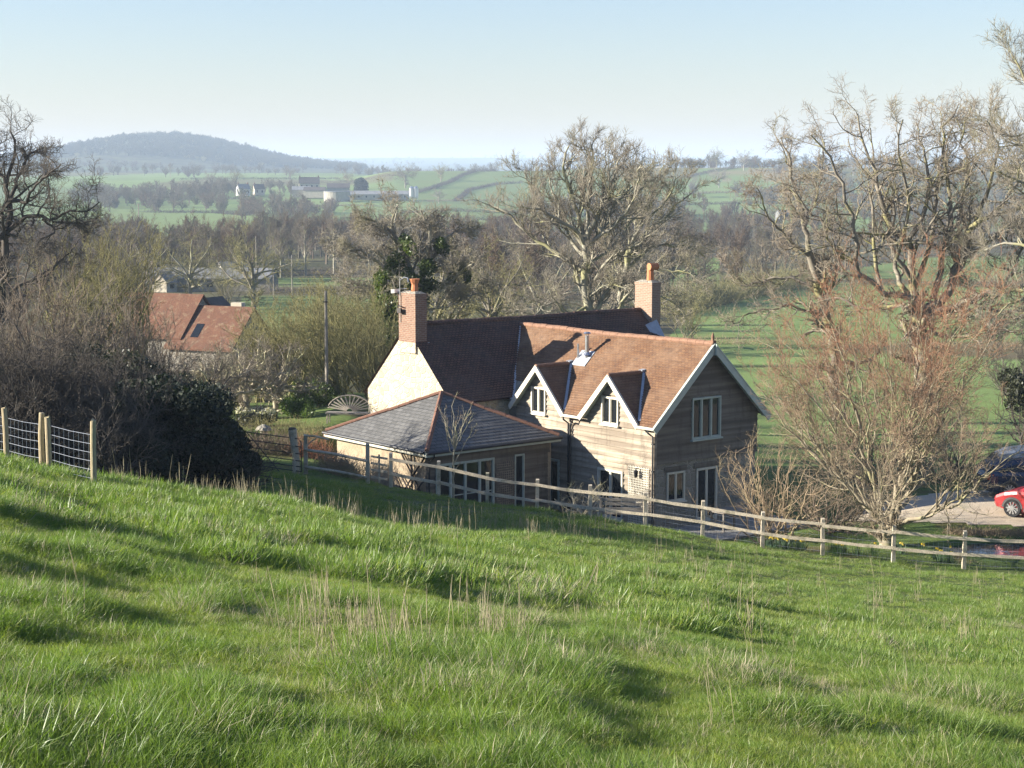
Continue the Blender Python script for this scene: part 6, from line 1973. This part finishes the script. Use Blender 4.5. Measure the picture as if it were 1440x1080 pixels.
mid = [clump("grass_tuft", 76, .105, .007, .26, .7, M['grass'], 411, 2), clump("grass_tuft", 76, .125, .007, .24, .6, M['grass2'], 412, 2), clump("grass_tuft", 70, .085, .0075, .27, 1.0, M['grass'], 413, 2), clump("dry_tuft", 24, .15, .006, .25, .7, M['straw'], 414, 2)]
def meadow(name, N, d0, d1, pw, srcs, seed, smul, straw):
    r = np.random.default_rng(seed)
    # density falls with distance as d**-pw per square metre
    e_ = 2 - pw
    d = (d0 ** e_ + r.random(N) * (d1 ** e_ - d0 ** e_)) ** (1 / e_)
    x = r.uniform(-.325, .325, N) * d * 1.02
    n_t = fbm(x / .8, d / .8, 3, 3); n_b = fbm(x / 3.7, d / 3.7, 9, 2); n_s = fbm(x / 2.6, d / 2.6, 77, 3)
    X, Y = to_house(x, d)
    px = 720 + F * x / d
    m0 = len(x)
    k = ~((X > -7) & (Y > -.2) & (X < 7)) & ~((X > -.6) & (X < 6.2) & (Y > -2.7) & (Y < .5)) & ~((X > -4.8) & (X < .4) & (Y > -.8) & (Y < 5)) & ~(np.hypot((x - POND[0]) / 4.4, (d - POND[1]) / 1.5) < 1)
    k &= ~((x > 13.4) & (d > 55.6) & (d < 57.6) & (r.random(m0) < .75))
    k &= ~((x > 12.2) & (d > 62.4 - np.clip(x - 13, 0, 9) * .16) & (d < 68.5))
    x, d, n_t, n_b, n_s = x[k], d[k], n_t[k], n_b[k], n_s[k]
    z = G(x, d)
    m = len(x)
    s = smul * (.60 + .72 * np.clip((n_t - .40) / .28, 0, 1) ** 1.6) * (.75 + .5 * n_b) * r.uniform(.75, 1.2, m)
    s = s * (1 - .35 * np.clip((d - 26) / 14, 0, 1) * np.clip((720 + F * x / d - 700) / 300, 0, 1))
    s = np.where(d > 56.5, s * .6, s)                            # mown or grazed beyond the fence
    kind = r.choice(3, m, p=[.45, .3, .25])
    kind = np.where((n_t > .55) & (r.random(m) < .6), 1, kind)
    kind = np.where((r.random(m) < straw * (.6 + 4.5 * np.clip(n_s - .55, 0, 1) / .3)), 3, kind)
    rot = np.stack([r.normal(0, .1, m), r.normal(.06, .1, m), r.uniform(0, 6.28, m)], -1)
    return scatter(name, np.stack([x, d, z], -1), rot, np.stack([s * r.uniform(.9, 1.2, m), s * r.uniform(.9, 1.2, m), s], -1), kind, srcs)
meadow("meadow_grass", 44000, 5.5, 21, 1.0, near, 501, .95, .08)
meadow("meadow_grass", 46000, 19, 62, 1.15, mid, 502, 1.05, .09)
meadow("garden_grass", 9000, 60, 92, 1.0, mid, 503, .9, .10)
# tall dry stalks along the brow and in the tussocks
def stalk(name, n, h, seed):
    r = np.random.default_rng(seed)
    st = np.stack([r.normal(0, .12, n), r.normal(0, .12, n), np.zeros(n)], -1)
    pts = grow(st, np.array([0, 0, 1.0]) + r.normal(0, .14, (n, 3)), h * r.uniform(.5, 1.1, n), 4, .05, np.zeros(3), r)
    V, Q = tubes(pts, .004 * np.array([1, .9, .8, 1.3, .5])[None, :] * np.ones((n, 1)), 3, r)
    o = mesh_arr(name, V, Q, M['straw'], smooth=True); COL.objects.unlink(o); return o
ST = [stalk("dry_stalks", 7, .55, 1), stalk("dry_stalks", 4, .75, 2), stalk("dry_stalks", 2, 1.1, 3)]
r2 = np.random.default_rng(15)
pt = []
brow = [(140, 34), (230, 36), (320, 38), (420, 40), (520, 42), (620, 44), (720, 46), (830, 48)]
for i in range(120):
    px = r2.uniform(140, 900); d = np.interp(px, [q[0] for q in brow], [q[1] for q in brow]) + r2.normal(0, 2.2); pt.append((px, d))
for i in range(46): pt.append((r2.normal(490, 60), r2.normal(12.2, 1.0)))
for i in range(20): pt.append((r2.normal(700, 22), r2.normal(13.4, .6)))
for i in range(34): pt.append((r2.uniform(0, 1440), r2.uniform(9, 30)))
for i in range(40): pt.append((r2.uniform(900, 1440), r2.uniform(26, 52)))
pt = np.array(pt)
xx = (pt[:, 0] - 720) / F * pt[:, 1]
m = len(pt)
s = r2.uniform(.5, 1.05, m) * np.where(pt[:, 1] < 20, .62, 1)
scatter("dry_stalks", np.stack([xx, pt[:, 1], G(xx, pt[:, 1])], -1), np.stack([r2.normal(0, .1, m), r2.normal(0, .1, m), r2.uniform(0, 6.28, m)], -1), np.stack([s, s, s], -1), r2.choice(3, m, p=[.45, .35, .2]), ST)

# ------------------------------------------------------------------ haze over the valley
hz = MB(); hz.box(-12600, -30, -25, 12600, 9800, 98)
hk = bpy.data.materials.new("haze")
hk.use_nodes = True
ht = hk.node_tree
ht.nodes.clear()
ho = ht.nodes.new("ShaderNodeOutputMaterial"); hv = ht.nodes.new("ShaderNodeVolumePrincipled")
hv.inputs["Color"].default_value = (.66, .82, 1.0, 1)
hv.inputs["Density"].default_value = .00018
hv.inputs["Density Attribute"].default_value = ""
hv.inputs["Anisotropy"].default_value = .0
ht.links.new(hv.outputs[0], ho.inputs["Volume"])
hz_o = hz.build("haze", hk)
tag(hz_o, kind='stuff')
